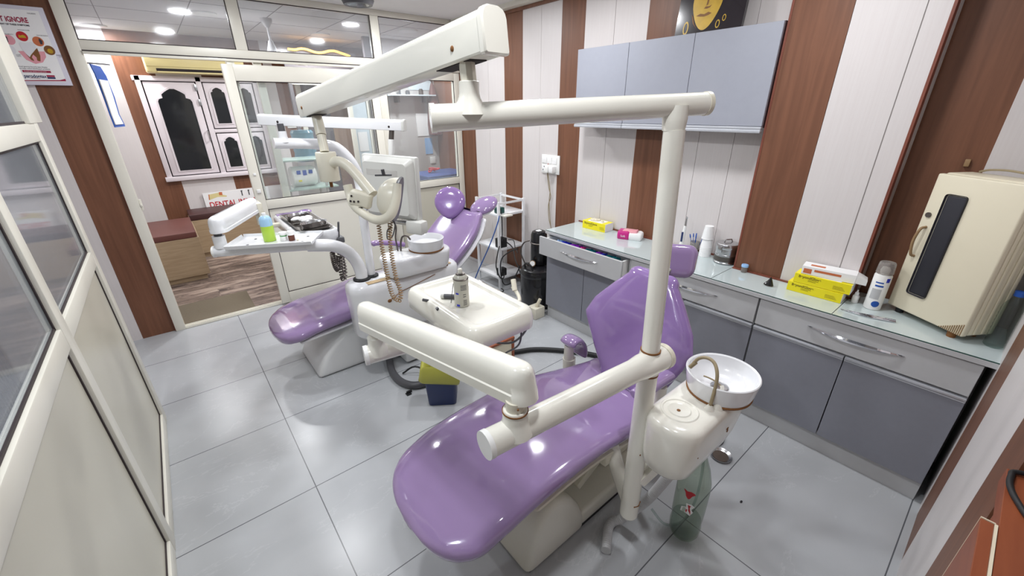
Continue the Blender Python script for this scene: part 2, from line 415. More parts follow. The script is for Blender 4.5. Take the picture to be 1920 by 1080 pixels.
def striped_x(mb, x, spans, z0, z1, side=-1):
    """wall facing -X at x made of (y0, y1, material index) boards with fine seams between them"""
    for y0, y1, mi in spans:
        w = abs(y1-y0); n = max(1, round(w/0.25)) if mi == 0 else 1
        a, b = min(y0, y1), max(y0, y1)
        for k in range(n):
            u0 = a + (b-a)*k/n; u1 = a + (b-a)*(k+1)/n
            g = 0.0012 if n > 1 else 0.0
            mb.box(x, x+0.04, u0+(g if k else 0), u1-(g if k < n-1 else 0), z0, z1, mi=mi)
    mb.box(x+0.006, x+0.05, min(s[0] for s in spans), max(s[1] for s in spans), z0, z1, mi=2)
    return mb
wr = MB()
striped_x(wr, XR, [(3.741, YB, 1), (3.251, 3.741, 0), (2.996, 3.251, 1), (2.548, 2.996, 0), (2.315, 2.548, 1), (1.793, 2.315, 0), (1.55, 1.793, 1), (0.915, 1.55, 0)], 0, CEIL)
striped_x(wr, XR, [(0.11, 0.36, 1), (YN-0.05, 0.11, 0)], 0, CEIL)
struct('wall_right', wr, ['white_panel', 'brown_panel', 'seam'], base=(0, 0, 0))
pl = MB()
pl.box(XP, XR+0.02, 0.677, 0.922, 0, CEIL, mi=1)
pl.box(XP, XR+0.02, 0.362, 0.675, 0, CEIL, mi=0)
pl.box(XP-0.001, XP, 0.436, 0.439, 0, CEIL, mi=2)
pl.box(XP-0.002, XP+0.05, 0.352, 0.362, 0, CEIL, mi=3)
pl.box(XP+0.05, XR+0.02, 0.354, 0.362, 0, CEIL, mi=4)
pl.box(XP-0.002, XP+0.012, 0.915, 0.925, 0, CEIL, mi=3)
struct('pillar_right', pl, ['white_panel', 'brown_panel', 'seam', 'red_edge', 'greywall'], base=(0, 0, 0))
# cornice and the little brown fillet behind the worktop
cm = MB().box(XR-0.075, XR, 0.93, YB-0.04, CEIL-0.035, CEIL, mi=0)
cm.box(XR-0.012, XR, 0.93, YB-0.04, CEIL-0.06, CEIL-0.036, mi=1)
struct('trim_2', cm, ['alu', 'brown_panel'], base=(0, 0, CEIL))
# near wall with its own stripes
wn = MB()
for x0, x1, mi in ((2.15, XR, 0), (1.835, 2.15, 1), (1.27, 1.835, 0), (1.055, 1.27, 1)):
    wn.box(x0, x1, YN-0.04, YN, 0, CEIL, mi=mi)
wn.box(0.20, 1.055, YN-0.04, YN, 0, 0.865, mi=0)
struct('wall_near', wn, ['white_panel', 'brown_panel'], base=(0, 0, 0))
struct('wall_behind', MB().box(1.056, 1.096, -1.8, YN-0.04, 0, CEIL).box(-1.2, 1.096, -1.84, -1.8, 0, CEIL), 'white_panel', base=(0, 0, 0))

# ---- end wall left of the door: brown and white boards
we = MB()
we.box(-0.2765, -0.2705, YB-0.012, YB+0.06, 0, CEIL, mi=3)
we.box(-0.478, -0.2765, YB, YB+0.05, 0, CEIL, mi=1)
we.box(-0.62, -0.479, YB, YB+0.05, 0, CEIL, mi=0)
we.box(-1.2, -0.621, YB, YB+0.05, 0, CEIL, mi=0)
struct('wall_back', we, ['white_panel', 'brown_panel', 'seam', 'red_edge'], base=(0, 0, 0))

# ---- aluminium partition: posts, rails, infill
AY0, AY1 = YB-0.03, YB+0.03
fr = MB()
fr.box(-0.270, -0.205, AY0, AY1, 0, CEIL, 0.003)
fr.box(-0.205, 2.585, AY0, AY1, 1.985, 2.055, 0.003)
fr.box(-0.205, 2.585, AY0-0.012, AY0, 1.975, 1.992, 0.002)
fr.box(-0.205, 2.585, AY0, AY1, CEIL-0.045, CEIL, 0.003)
fr.box(0.645, 0.720, AY0, AY1, 2.055, CEIL-0.045, 0.003)
fr.box(1.705, 1.780, AY0, AY1, 0.02, CEIL-0.045, 0.003)
fr.box(2.520, 2.585, AY0, AY1, 0.0, CEIL-0.045, 0.003)
fr.box(0.56, 1.705, AY0, AY1, 0.875, 0.945, 0.003)
fr.box(1.78, 2.52, AY0, AY1, 0.875, 0.945, 0.003)
fr.box(0.56, 1.705, AY0, AY1, 0.0, 0.075, 0.003)
fr.box(1.78, 2.52, AY0, AY1, 0.0, 0.075, 0.003)
fr.box(1.78, 2.52, AY0, AY1, 1.90, 1.985, 0.003)
fr.box(0.56, 0.61, AY0, AY1, 0.0, 1.985, 0.003)
fr.box(-0.205, 0.56, AY0, AY1, 0.0, 0.012, 0.002)
for k in range(3): fr.box(-0.205, 0.56, AY0+0.006+0.02*k, AY0+0.014+0.02*k, 0.012, 0.02)
struct('trim_3', fr, 'alu', base=(0, YB, 0))
gk = MB()
def frame_gasket(mb, x0, x1, z0, z1, y, t=0.006, d=0.004):
    mb.box(x0, x1, y-d, y, z1-t, z1); mb.box(x0, x1, y-d, y, z0, z0+t); mb.box(x0, x0+t, y-d, y, z0, z1); mb.box(x1-t, x1, y-d, y, z0, z1)
for x0, x1, z0, z1 in ((-0.205, 0.645, 2.055, CEIL-0.045), (0.72, 1.705, 2.055, CEIL-0.045), (1.78, 2.52, 2.055, CEIL-0.045), (1.78, 2.52, 0.945, 1.90), (0.61, 1.705, 0.075, 0.875), (1.78, 2.52, 0.075, 0.875)):
    frame_gasket(gk, x0, x1, z0, z1, AY0+0.012)
gk.box(-0.205, 2.52, AY0-0.0135, AY0-0.012, 1.992, 1.999)
struct('trim_4', gk, 'gasket', base=(0, YB, 0))
inf = MB().box(0.61, 1.705, YB-0.01, YB+0.01, 0.075, 0.875).box(1.78, 2.52, YB-0.01, YB+0.01, 0.075, 0.875)
struct('wall_partition', inf, 'alu_panel', base=(0, YB, 0))
for i, (x0, x1, z0, z1) in enumerate(((-0.205, 0.645, 2.055, CEIL-0.045), (0.72, 1.705, 2.055, CEIL-0.045), (1.78, 2.52, 2.055, CEIL-0.045), (1.78, 2.52, 0.945, 1.90))):
    struct('window_%d' % (i+1), MB().box(x0, x1, YB-0.003, YB+0.003, z0, z1), 'glass_dim' if i < 3 else 'glass')
# sliding door leaf, pushed to the right
dm = MB()
DY0, DY1 = YB-0.075, YB-0.033
dm.box(0.515, 0.585, DY0, DY1, 0.02, 1.955, 0.003)
dm.box(1.615, 1.685, DY0, DY1, 0.02, 1.955, 0.003)
dm.box(0.585, 1.615, DY0, DY1, 1.845, 1.955, 0.003)
dm.box(0.585, 1.615, DY0, DY1, 0.88, 0.955, 0.003)
dm.box(0.585, 1.615, DY0, DY1, 0.02, 0.115, 0.003)
dm.box(0.585, 1.615, DY0+0.015, DY1-0.01, 0.115, 0.88)
dr = struct('door_1', dm, 'alu', base=(1.1, YB, 0))
g2 = MB(); frame_gasket(g2, 0.585, 1.615, 0.955, 1.845, DY0+0.012); frame_gasket(g2, 0.585, 1.615, 0.115, 0.88, DY0+0.012)
build('door_gasket', g2, 'gasket', dr)
build('door_glass', MB().box(0.585, 1.615, YB-0.057, YB-0.051, 0.955, 1.845), 'glass', dr)
hd = MB().box(0.535, 0.565, DY0-0.012, DY0, 1.02, 1.05, 0.004).box(0.54, 0.56, DY0-0.01, DY0, 1.16, 1.18, 0.003)
build('door_latch', hd, 'white', dr)
# a second fixed stile seen through the leaf
struct('trim_5', MB().box(0.735, 0.79, YB-0.02, YB+0.02, 0.945, 1.985, 0.003), 'alu', base=(0.76, YB, 0.945))

# ---- left partition: cream frames, dark gaskets, infill below, glass above
lf = MB()
LX0, LX1 = XL-0.035, XL
YS = [(2.69, 2.765), (1.725, 1.80), (0.76, 0.835), (-0.20, -0.125), (-1.16, -1.085)]
for y0, y1 in YS: lf.box(LX0, LX1, y0, y1, 0, CEIL, 0.004)
for z0, z1 in ((0, 0.07), (0.965, 1.035), (1.53, 1.60), (CEIL-0.06, CEIL)):
    for a, b in zip(YS[1:], YS[:-1]): lf.box(LX0, LX1-0.001, a[1], b[0], z0, z1, 0.004)
lf.box(LX0-0.004, LX1+0.004, 2.60, 2.87, 1.60, CEIL, 0.004)
struct('trim_6', lf, 'alu', base=(XL, 1, 0))
lg = MB(); li = MB()
def gx(mb, y0, y1, z0, z1, x, t=0.009, d=0.004):
    mb.box(x, x+d, y0, y1, z1-t, z1); mb.box(x, x+d, y0, y1, z0, z0+t); mb.box(x, x+d, y0, y0+t, z0, z1); mb.box(x, x+d, y1-t, y1, z0, z1)
wi = 5
for a, b in zip(YS[1:], YS[:-1]):
    y0, y1 = a[1], b[0]
    for z0, z1 in ((0.07, 0.965), (1.035, 1.53), (1.60, CEIL-0.06)): gx(lg, y0, y1, z0, z1, XL-0.016)
    li.box(XL-0.026, XL-0.016, y0, y1, 0.07, 0.965)
    for z0, z1 in ((1.035, 1.53), (1.60, CEIL-0.06)):
        struct('window_%d' % wi, MB().box(XL-0.023, XL-0.017, y0, y1, z0, z1), 'glass_dim'); wi += 1
struct('trim_7', lg, 'gasket', base=(XL, 1, 0))
struct('wall_left', li, 'alu_panel', base=(XL, 1, 0))
# corrugated sheet of the passage beyond the left glass, and the dark upper part
ls = MB()
for k in range(150):
    y = -1.8 + 0.03*k
    if y > 2.66: break
    ls.box(-0.80, -0.78, y, y+0.022, 0, 1.56, 0.004, seg=1)
ls.box(-0.83, -0.80, -1.8, 2.75, 0, 1.56)
for z in (1.12, 1.24, 1.36, 1.48): ls.box(-0.785, -0.772, -1.8, 2.75, z-0.006, z+0.006)
struct('wall_passage', ls, 'grey_blue', base=(-0.8, 0, 0))
struct('wall_passage_upper', MB().box(-0.83, -0.80, -1.8, 2.75, 1.56, CEIL), 'night', base=(-0.8, 0, 1.56))
struct('wall_passage_end', MB().box(-1.2, -0.42, 2.75, 2.79, 0, CEIL).box(-1.24, -1.2, 2.79, YB+0.05, 0, CEIL), 'white_panel', base=(-0.8, 2.75, 0))

# ---- waiting room walls
wf = MB()
def striped_y(mb, y, spans, z0=0, z1=CEIL):
    for x0, x1, mi in spans: mb.box(x0, x1, y, y+0.05, z0, z1, mi=mi)
striped_y(wf, YF, [(-0.5, -0.33, 0), (-0.33, -0.125, 0), (-0.125, 0.0, 1)])
wf.box(0.0, 1.30, YF, YF+0.05, 2.0, CEIL, mi=1); wf.box(0.0, 0.12, YF, YF+0.05, 0, 0.87, mi=1)
wf.box(0.12, 0.66, YF, YF+0.05, 0, 0.86, mi=0); wf.box(0.66, 1.30, YF, YF+0.05, 0.70, 0.87, mi=1); wf.box(0.66, 1.30, YF, YF+0.05, 0, 0.70, mi=0)
wf.box(0.12, 0.66, YF-0.001, YF+0.05, 0.86, 0.87, mi=1)
wf.box(1.18, 1.30, YF, YF+0.05, 0.87, 2.05, mi=0)
striped_y(wf, YF, [(1.30, 1.40, 0), (1.40, 1.62, 1), (2.62, 3.2, 0)])
wf.box(1.62, 2.62, YF, YF+0.05, 2.06, CEIL, mi=1)
wf.box(0.20, 0.62, YF-0.012, YF, 2.0, 2.045, mi=0)
struct('wall_far', wf, ['white_panel', 'brown_panel'], base=(0, YF, 0))
wl = MB().box(-0.40, -0.33, YB+0.05, YF, 0, CEIL, mi=0).box(-0.33, -0.325, 5.95, 5.97, 0, CEIL, mi=1).box(-0.33, -0.322, 4.62, 4.66, 0, CEIL, mi=2)
struct('wall_far_left', wl, ['white_panel', 'red_edge', 'brown_panel'], base=(-0.35, 5, 0))
struct('wall_far_right', MB().box(3.1, 3.15, YB, YF, 0, CEIL).box(XR+0.04, 3.15, YB-0.0, YB+0.05, 0, CEIL), 'brown_panel', base=(3.1, 5, 0))
struct('wall_alcove', MB().box(2.20, 2.42, 5.42, 5.47, 0, CEIL, mi=1).box(2.42, 3.1, 5.42, 5.47, 0, CEIL, mi=0), ['greywall', 'dk_panel_shade'], base=(2.6, 5.42, 0))
# dark doorway, walnut door and frosted leaf at the far end
fd = MB().box(1.62, 1.68, YF-0.04, YF+0.05, 0, 2.06, 0.003).box(2.56, 2.62, YF-0.04, YF+0.05, 0, 2.06, 0.003).box(1.62, 2.62, YF-0.04, YF+0.05, 2.0, 2.06, 0.003)
d2 = struct('door_2', fd, 'alu', base=(2.1, YF, 0))
build('doorway_shade_sheet', MB().box(1.68, 2.02, YF-0.01, YF+0.03, 0, 2.0), 'dk_panel_shade', d2)  # dark sheet standing in for the unlit interior through the doorway
build('walnut_leaf', MB().box(2.02, 2.36, YF-0.03, YF+0.02, 0, 2.0), 'walnut', d2)
fl = MB().box(1.93, 1.98, 5.48, 5.53, 0, 2.0, 0.003).box(2.16, 2.21, 5.48, 5.53, 0, 2.0, 0.003).box(1.98, 2.16, 5.48, 5.53, 1.93, 2.0).box(1.98, 2.16, 5.48, 5.53, 0, 0.08)
d3 = struct('door_3', fl, 'alu', base=(2.05, 5.5, 0))
build('frosted_pane', MB().box(1.98, 2.16, 5.50, 5.51, 0.08, 1.93), 'skyglass', d3)
build('paper_notice', MB().box(2.0, 2.12, 5.494, 5.498, 1.15, 1.38), 'paper', d3)

# ---- white shuttered window of the waiting room
wx0, wx1, wz0, wz1 = 0.0, 1.18, 0.87, 2.005
fm = MB()
Yw = YF-0.03
fm.box(wx0, wx0+0.05, Yw, YF+0.03, wz0, wz1, 0.004); fm.box(wx1-0.05, wx1, Yw, YF+0.03, wz0, wz1, 0.004)
fm.box(wx0-0.02, wx1+0.02, Yw, YF+0.03, wz1-0.05, wz1, 0.004); fm.box(wx0-0.02, wx1+0.02, Yw-0.02, YF+0.03, wz0, wz0+0.05, 0.004)
fm.box(0.545, 0.60, Yw, YF+0.03, wz0, wz1, 0.004); fm.box(0.60, wx1-0.05, Yw, YF+0.03, 1.395, 1.435, 0.003); fm.box(0.87, 0.89, Yw+0.004, YF+0.03, wz0, wz1, 0.003)
wn1 = struct('window_20', fm, 'shutter', base=(0.59, YF, wz0))
build('gap_shade_sheet', MB().box(0.03, 1.15, YF+0.031, YF+0.04, 0.90, 1.98), 'dark_gap', wn1)  # dark sheet that paints the shade in the gaps around the shutters
def arch(x0, x1, z0, z1):
    """ogee-shouldered arch outline"""
    w = x1-x0; P = [(x0, z0), (x1, z0)]
    s = 0.16*w; h = z1-z0
    P += [(x1, z1-0.42*w), (x1-0.04*w, z1-0.34*w), (x1-s, z1-0.30*w), (x1-s, z1-0.18*w), (x1-0.26*w, z1-0.10*w), (x1-0.36*w, z1-0.04*w), (x0+w/2+0.06*w, z1), (x0+w/2-0.06*w, z1)]
    P += [(x0+0.36*w, z1-0.04*w), (x0+0.26*w, z1-0.10*w), (x0+s, z1-0.18*w), (x0+s, z1-0.30*w), (x0+0.04*w, z1-0.34*w), (x0, z1-0.42*w)]
    return P
for x0, x1, z0, z1, ax0, ax1, az0, az1 in ((0.055, 0.54, 0.925, 1.952, 0.145, 0.46, 0.985, 1.875), (0.605, 0.868, 1.44, 1.952, 0.665, 0.805, 1.50, 1.895), (0.892, 1.125, 1.44, 1.952, 0.945, 1.085, 1.50, 1.895), (0.605, 0.868, 0.925, 1.39, 0.665, 0.805, 0.985, 1.34), (0.892, 1.125, 0.925, 1.39, 0.945, 1.085, 0.985, 1.34)):
    lfm = build('shutter_leaf', MB().box(x0+0.006, x1-0.006, Yw+0.012, YF+0.02, z0+0.006, z1-0.006, 0.004), 'shutter', wn1)
    o1 = arch(ax0-0.02, ax1+0.02, az0-0.015, az1+0.022)
    build('arch_moulding', MB().prism(o1, lambda x, z: (x, Yw+0.004, z), lambda x, z: (x, Yw+0.02, z), 0.002, seg=1), 'shutter', lfm)
    build('pane', MB().prism(arch(ax0, ax1, az0, az1), lambda x, z: (x, Yw+0.001, z), lambda x, z: (x, Yw+0.018, z)), 'night', lfm)
build('window_handle', MB().tube([(0.525, Yw-0.002, 1.42), (0.527, Yw-0.03, 1.41), (0.527, Yw-0.03, 1.32), (0.525, Yw-0.002, 1.31)], 0.008), 'steel', wn1)
for z in (1.70, 1.86): build('hinge', MB().box(0.52, 0.545, Yw-0.006, Yw+0.01, z, z+0.07, 0.002), 'steel', wn1)

# ---- ceiling lights, both rooms, the last three added as fill
LAB = ['lit round ceiling light in front of the partition nearest the doorway', 'lit round ceiling light by the cabinet wall near the glazed partition',
       'lit round ceiling light over the far chair footrest near the left partition', 'lit round ceiling light over the open drawer cabinet',
       'lit round ceiling light over the footrest of the near purple chair', 'lit round ceiling light over the near spit bowl',
       'lit round ceiling light beyond the glass above the amber rope light',
       'lit round ceiling light in the far left corner above the air conditioner', 'added round fill light beyond the glass beside the ceiling fan', 'added round fill light above the blue-topped table beyond the right glass', 'small added round fill light brightening the narrow passage left of the room']
for i, (x, y, k) in enumerate(LIGHTS):
    t = thing('ceiling_light', LAB[i], 'ceiling light', (x, y, CEIL-0.014), 'round led ceiling lights')
    build('rim', MB().lathe([(0.078, 0.0), (0.098, 0.0), (0.102, 0.004), (0.102, 0.0139), (0.078, 0.0139)], (x, y, CEIL-0.014)), 'white', t)
    build('diffuser', MB().lathe([(0.0, 0.002), (0.078, 0.002)], (x, y, CEIL-0.014), cap=False), 'lamp_on', t)
    ld = bpy.data.lights.new('lamp', 'AREA'); ld.shape = 'DISK'; ld.size = 0.15; ld.energy = LIGHT_W*k; ld.color = (0.965, 0.98, 1.0)
    lo = bpy.data.objects.new('lamp', ld); C.objects.link(lo); lo.parent = t; lo.location = (0, 0, -0.004); ORG[lo.name] = Vector((x, y, CEIL))
# cctv-style speaker dome on the ceiling
t = thing('ceiling_speaker', 'dark round speaker hanging from the ceiling above the partition mullion', 'speaker', (1.47, 3.62, CEIL-0.06))
build('housing', MB().lathe([(0.0, 0.059), (0.11, 0.059), (0.12, 0.03), (0.105, 0.0), (0.09, 0.0)], (1.47, 3.62, CEIL-0.06)), 'dkgrey', t)
build('grille', MB().lathe([(0.0, -0.004), (0.06, -0.003), (0.092, 0.002)], (1.47, 3.62, CEIL-0.06), cap=False), 'black', t)

# ================================================================ DENTAL CHAIRS
def sgnpow(v, p): return math.copysign(abs(v)**p, v)
def cushion_mb(secs, yc, ht=0.055, p=2.7, n=32, curl=0.0, dish=0.0, off=0.0, grow=0.0, dome0=1.0, dome1=1.0, steps=5, mb=None, toe=False):
    """upholstered pad: secs = (x, z, half width) along its middle line, rounded at both ends"""
    S = [Vector((s[0], 0, s[1])) for s in secs]; W = [s[2]+grow for s in secs]
    k = 5; P, Wd = catmull(S, W, k)
    N = len(P); T = []
    for i in range(N):
        t = P[min(i+1, N-1)] - P[max(i-1, 0)]; T.append(t.normalized())
    rows = []
    def row(c, t, hw, h):
        nrm = Vector((-t.z, 0, t.x))
        lp = []
        for j in range(n):
            a = 2*PI*j/n; u = sgnpow(math.cos(a), 2/p); v = sgnpow(math.sin(a), 2/p)
            hh = h*v + curl*u*u + off
            if v > 0: hh -= dish*(1-u*u)*min(1, v*1.5)
            lp.append(c + Vector((0, yc + hw*u, 0)) + nrm*hh)
        rows.append(lp)
    h0 = ht*(1 if not toe else min(1.0, 0.55+0.45*(Wd[0]/(0.8*max(W))))); in0 = min(ht*1.1, Wd[0]*0.8)
    for i in range(steps, 0, -1):
        a = PI/2*i/(steps+0.35); row(P[0] - T[0]*ht*dome0*math.sin(a), T[0], Wd[0] - in0*(1-math.cos(a)), h0*math.cos(a))
    for c, t, hw in zip(P, T, Wd): row(c, t, hw, ht*(1 if not toe else min(1.0, 0.55+0.45*(hw/(0.8*max(W))))))
    for i in range(1, steps+1):
        a = PI/2*i/(steps+0.35); row(P[-1] + T[-1]*ht*dome1*math.sin(a), T[-1], Wd[-1] - ht*1.1*(1-math.cos(a)), ht*math.cos(a))
    mb = mb or MB(); mb.loft(rows); return mb

def foot(x0, L, hw, z_of):
    """rounded toe of a seat: widths follow a superellipse from the tip"""
    out = []
    for d in (0.999, 0.97, 0.92, 0.84, 0.72, 0.55, 0.34):
        out.append((x0 + L*(1-d), z_of(L*(1-d)), hw*(1-d**2.6)**(1/2.6)))
    return out
def seat_secs(dx, dz=0):
    return foot(0.322, 0.20, 0.270, lambda s: 0.352+0.30*s) + [(x+dx, z+dz, h) for x, z, h in ((0.55, 0.420, 0.272), (0.68, 0.440, 0.272), (0.84, 0.450, 0.272), (1.0, 0.445, 0.270), (1.15, 0.420, 0.268), (1.28, 0.392, 0.262), (1.40, 0.385, 0.235), (1.47, 0.40, 0.20))]
def hump(prof, y0, y1, bev=0.035):
    return MB().prism(prof, lambda x, z: (x, y0, z), lambda x, z: (x, y1, z), bev, seg=4)

# ---- near chair
YC = 0.955
t1 = thing('dental_chair', 'purple vinyl dental chair nearest the viewer on an ivory base with a single squarish headrest', 'dental chair', (1.0, YC, 0))
build('seat', cushion_mb(seat_secs(0.0), YC, 0.060, curl=0.006, dish=0.014, p=2.4, dome0=0.05, toe=True), 'purple', t1)
build('seat_shell', cushion_mb(seat_secs(0.0)[8:], YC, 0.02, off=-0.052, grow=-0.012), 'beige', t1)
bk = [(1.435, 0.450, 0.155), (1.462, 0.51, 0.200), (1.50, 0.595, 0.258), (1.53, 0.665, 0.295), (1.562, 0.74, 0.266), (1.595, 0.81, 0.208), (1.620, 0.865, 0.158), (1.634, 0.895, 0.13)]
def skew(mb):
    for v in mb.bm.verts: v.co.y -= 0.06*min(1.0, max(0.0, (0.66-v.co.z)/0.20))
    return mb
build('backrest', skew(cushion_mb(bk, YC-0.005, 0.045, curl=0.010, dish=0.004, p=2.3)), 'purple_deep', t1)
build('backrest_shell', skew(cushion_mb(bk, YC-0.005, 0.022, off=-0.042, curl=0.008, grow=-0.022)), 'beige', t1)
kN = Vector((-0.80, -0.52, 0.28)).normalized(); kR = Vector((0, 0, 1)).cross(kN).normalized(); kU = kN.cross(kR)
kC = Vector((1.770, 0.930, 0.966)); rows = []
for q, g in ((-0.032, -0.035), (-0.029, -0.016), (-0.020, -0.005), (-0.004, 0.0), (0.012, -0.003), (0.022, -0.012), (0.027, -0.026), (0.028, -0.045)):
    rows.append([kC + kR*(x_*(1-0.10*max(0, -y_)/0.08)) + kU*y_ + kN*(q - 0.25*x_*x_) for x_, y_, _ in rect_loop(0, 0, 0.096+g, 0.080+g, max(0.02, 0.046+g), 0, 8)])
build('headrest', MB().loft(rows), 'purple', t1, ang=60)
build('headrest_bracket', MB().tube([(1.66, 0.935, 0.86), (1.72, 0.935, 0.92), (1.79, 0.92, 0.96)], 0.012, smooth=4).box(1.65, 1.69, 0.90, 0.97, 0.80, 0.90, 0.008), 'steel', t1)
pr1 = [(0.655, 0.0), (0.675, 0.10), (0.70, 0.20), (0.735, 0.262), (0.785, 0.298), (0.84, 0.29), (0.90, 0.235), (0.95, 0.155), (0.982, 0.07), (0.985, 0.0)]
bs = build('base_cover', hump(pr1, 0.73, 1.18, 0.03), 'base', t1)
build('base_plate', MB().box(0.96, 1.86, 0.735, 1.175, 0.018, 0.10, 0.018, seg=3), 'base', t1)
build('base_gasket', MB().box(0.68, 1.85, 0.742, 1.168, 0.0, 0.018), 'black_rub', t1)
lm = MB()
for y in (0.80, 1.05):
    q = [(1.00, 0.17), (1.02, 0.13), (1.36, 0.31), (1.34, 0.36)]
    lm.prism(q, lambda x, z, y=y: (x, y, z), lambda x, z, y=y: (x, y+0.05, z), 0.006)
lm.box(1.22, 1.44, 0.82, 1.09, 0.10, 0.27, 0.02)
build('lift_arm', lm, 'beige', t1)
build('seat_frame', MB().box(0.98, 1.46, 0.775, 1.135, 0.315, 0.352, 0.008).box(1.04, 1.14, 0.70, 0.78, 0.33, 0.385, 0.006), 'beige', t1)
# armrests: far one tilted down on its post, near one level behind the pole
am = MB().tube([(1.405, 1.245, 0.34), (1.40, 1.245, 0.50)], [0.030, 0.024], 16).cyl((1.412, 1.245, 0.30), (1.407, 1.245, 0.415), 0.034)
ar = build('armrest', am, 'base', t1)
def pad_mb(path, wd, th, y):
    P, _ = catmull([Vector((a, 0, b)) for a, b in path], [1]*len(path), 5)
    rows = []
    for i in range(len(P)):
        t = (P[min(i+1, len(P)-1)] - P[max(i-1, 0)]).normalized(); nn = Vector((-t.z, 0, t.x))
        e = min(i, len(P)-1-i)/2.0; s = math.sqrt(max(0.0, 1-(1-min(1, e))**2))*0.8 + 0.2
        rows.append([P[i] + Vector((0, y + wd*s*sgnpow(math.cos(2*PI*k/20), 0.8), 0)) + nn*th*s*sgnpow(math.sin(2*PI*k/20), 0.8) for k in range(20)])
    return MB().loft(rows)
build('armrest_pad', pad_mb([(1.375, 0.505), (1.40, 0.527), (1.44, 0.522), (1.475, 0.48), (1.485, 0.43), (1.475, 0.405)], 0.050, 0.018, 1.240), 'purple', ar)
ar2 = build('armrest', MB().cyl((1.33, 0.672, 0.36), (1.33, 0.672, 0.60), 0.022), 'base', t1)
build('armrest_pad', pad_mb([(1.165, 0.622), (1.20, 0.625), (1.30, 0.622), (1.38, 0.618), (1.40, 0.615)], 0.032, 0.02, 0.685), 'purple', ar2)

# ---- far chair
Y2 = 2.775
t2 = thing('dental_chair', 'purple dental chair by the glazed partition, white back shell and two round head pads', 'dental chair', (0.9, Y2, 0))
build('seat', cushion_mb(foot(0.262, 0.20, 0.270, lambda s: 0.312+0.30*s) + [(x, z, h) for x, z, h in ((0.50, 0.377, 0.270), (0.66, 0.395, 0.27), (0.85, 0.425, 0.272), (1.0, 0.44, 0.27), (1.2, 0.43, 0.265), (1.36, 0.42, 0.24), (1.43, 0.43, 0.21))], Y2, 0.060, curl=0.006, dish=0.014, p=2.4, dome0=0.05, toe=True), 'purple', t2)
build('seat_shell', cushion_mb([(x, z, h) for x, z, h in ((0.38, 0.352, 0.235), (0.46, 0.372, 0.255), (0.66, 0.395, 0.265), (0.85, 0.425, 0.265), (1.0, 0.44, 0.262), (1.2, 0.43, 0.255), (1.36, 0.42, 0.23))], Y2, 0.02, off=-0.055, grow=-0.012), 'unit_white', t2)
bk2 = [(1.42, 0.465, 0.22), (1.47, 0.515, 0.26), (1.55, 0.595, 0.285), (1.63, 0.675, 0.295), (1.71, 0.755, 0.285), (1.765, 0.81, 0.255), (1.80, 0.845, 0.225)]
build('backrest', cushion_mb(bk2, Y2, 0.05, curl=0.03, dish=0.015), 'purple', t2)
build('backrest_shell', cushion_mb(bk2, Y2, 0.03, off=-0.05, curl=0.028, grow=0.008), 'unit_white', t2)
hN = Vector((-0.62, -0.70, 0.36)).normalized(); hR = Vector((0, 0, 1)).cross(hN).normalized(); hU = hN.cross(hR)
hC = Vector((1.725, 2.90, 0.945)); rows = []
for q, k in ((-0.030, 0.55), (-0.026, 0.80), (-0.014, 0.95), (0.0, 1.0), (0.014, 0.96), (0.024, 0.86), (0.029, 0.70), (0.031, 0.40)):
    lp = []
    for j in range(40):
        a_ = 2*PI*j/40; r_ = 0.128*k*(1 + 0.10*max(0, -math.sin(a_))**3); x_ = r_*math.cos(a_)*(1-0.22*max(0, -math.sin(a_))**2)
        lp.append(hC + hR*x_ + hU*r_*math.sin(a_)*0.98 + hN*q)
    rows.append(lp)
h1 = build('headrest', MB().loft(rows), 'purple_deep', t2, ang=60)
ROT = Matrix.Rotation(math.radians(-39), 4, 'Z') @ Matrix.Rotation(math.radians(-22), 4, 'Y') @ Matrix.Rotation(math.radians(38), 4, 'X')
h2 = build('headrest', MB().sph((1.89, 2.66, 0.930), 1, n=32, sc=(0.118, 0.082, 0.036), mtx=ROT), 'purple', t2)
build('headrest_shell', MB().sph((1.893, 2.663, 0.916), 1, n=32, sc=(0.112, 0.077, 0.034), mtx=ROT), 'unit_white', h2)
build('headrest_bracket', MB().tube([(1.80, 2.70, 0.84), (1.85, 2.68, 0.87), (1.89, 2.665, 0.90)], 0.010).box(1.77, 1.83, 2.67, 2.73, 0.80, 0.86, 0.006), 'steel', t2)
build('headrest_bracket', MB().tube([(1.80, 2.86, 0.80), (1.78, 2.90, 0.87), (1.752, 2.93, 0.93)], 0.012), 'steel', t2)
pr2 = [(0.425, 0.0), (0.455, 0.07), (0.495, 0.145), (0.56, 0.215), (0.63, 0.275), (0.70, 0.335), (0.80, 0.355), (0.98, 0.355), (1.06, 0.30), (1.10, 0.20), (1.12, 0.0)]
build('base_cover', hump(pr2, 2.55, 3.0, 0.03), 'base_grey', t2)
build('base_plate', MB().box(1.08, 1.75, 2.56, 2.99, 0.0, 0.10, 0.018, seg=3), 'base_grey', t2)
build('lift_arm', MB().box(1.15, 1.40, 2.62, 2.93, 0.10, 0.372, 0.02), 'base_grey', t2)
a2 = build('armrest', MB().cyl((1.30, 3.05, 0.43), (1.30, 3.05, 0.62), 0.02), 'base_grey', t2)
build('armrest_pad', pad_mb([(1.08, 0.685), (1.12, 0.69), (1.22, 0.67), (1.32, 0.64), (1.35, 0.628)], 0.034, 0.02, 3.04), 'purple', a2)
for y in (2.66, 2.9): build('shell_bolt', MB().cyl((1.80, y, 0.72), (1.83, y, 0.70), 0.012), 'dkgrey', t2)

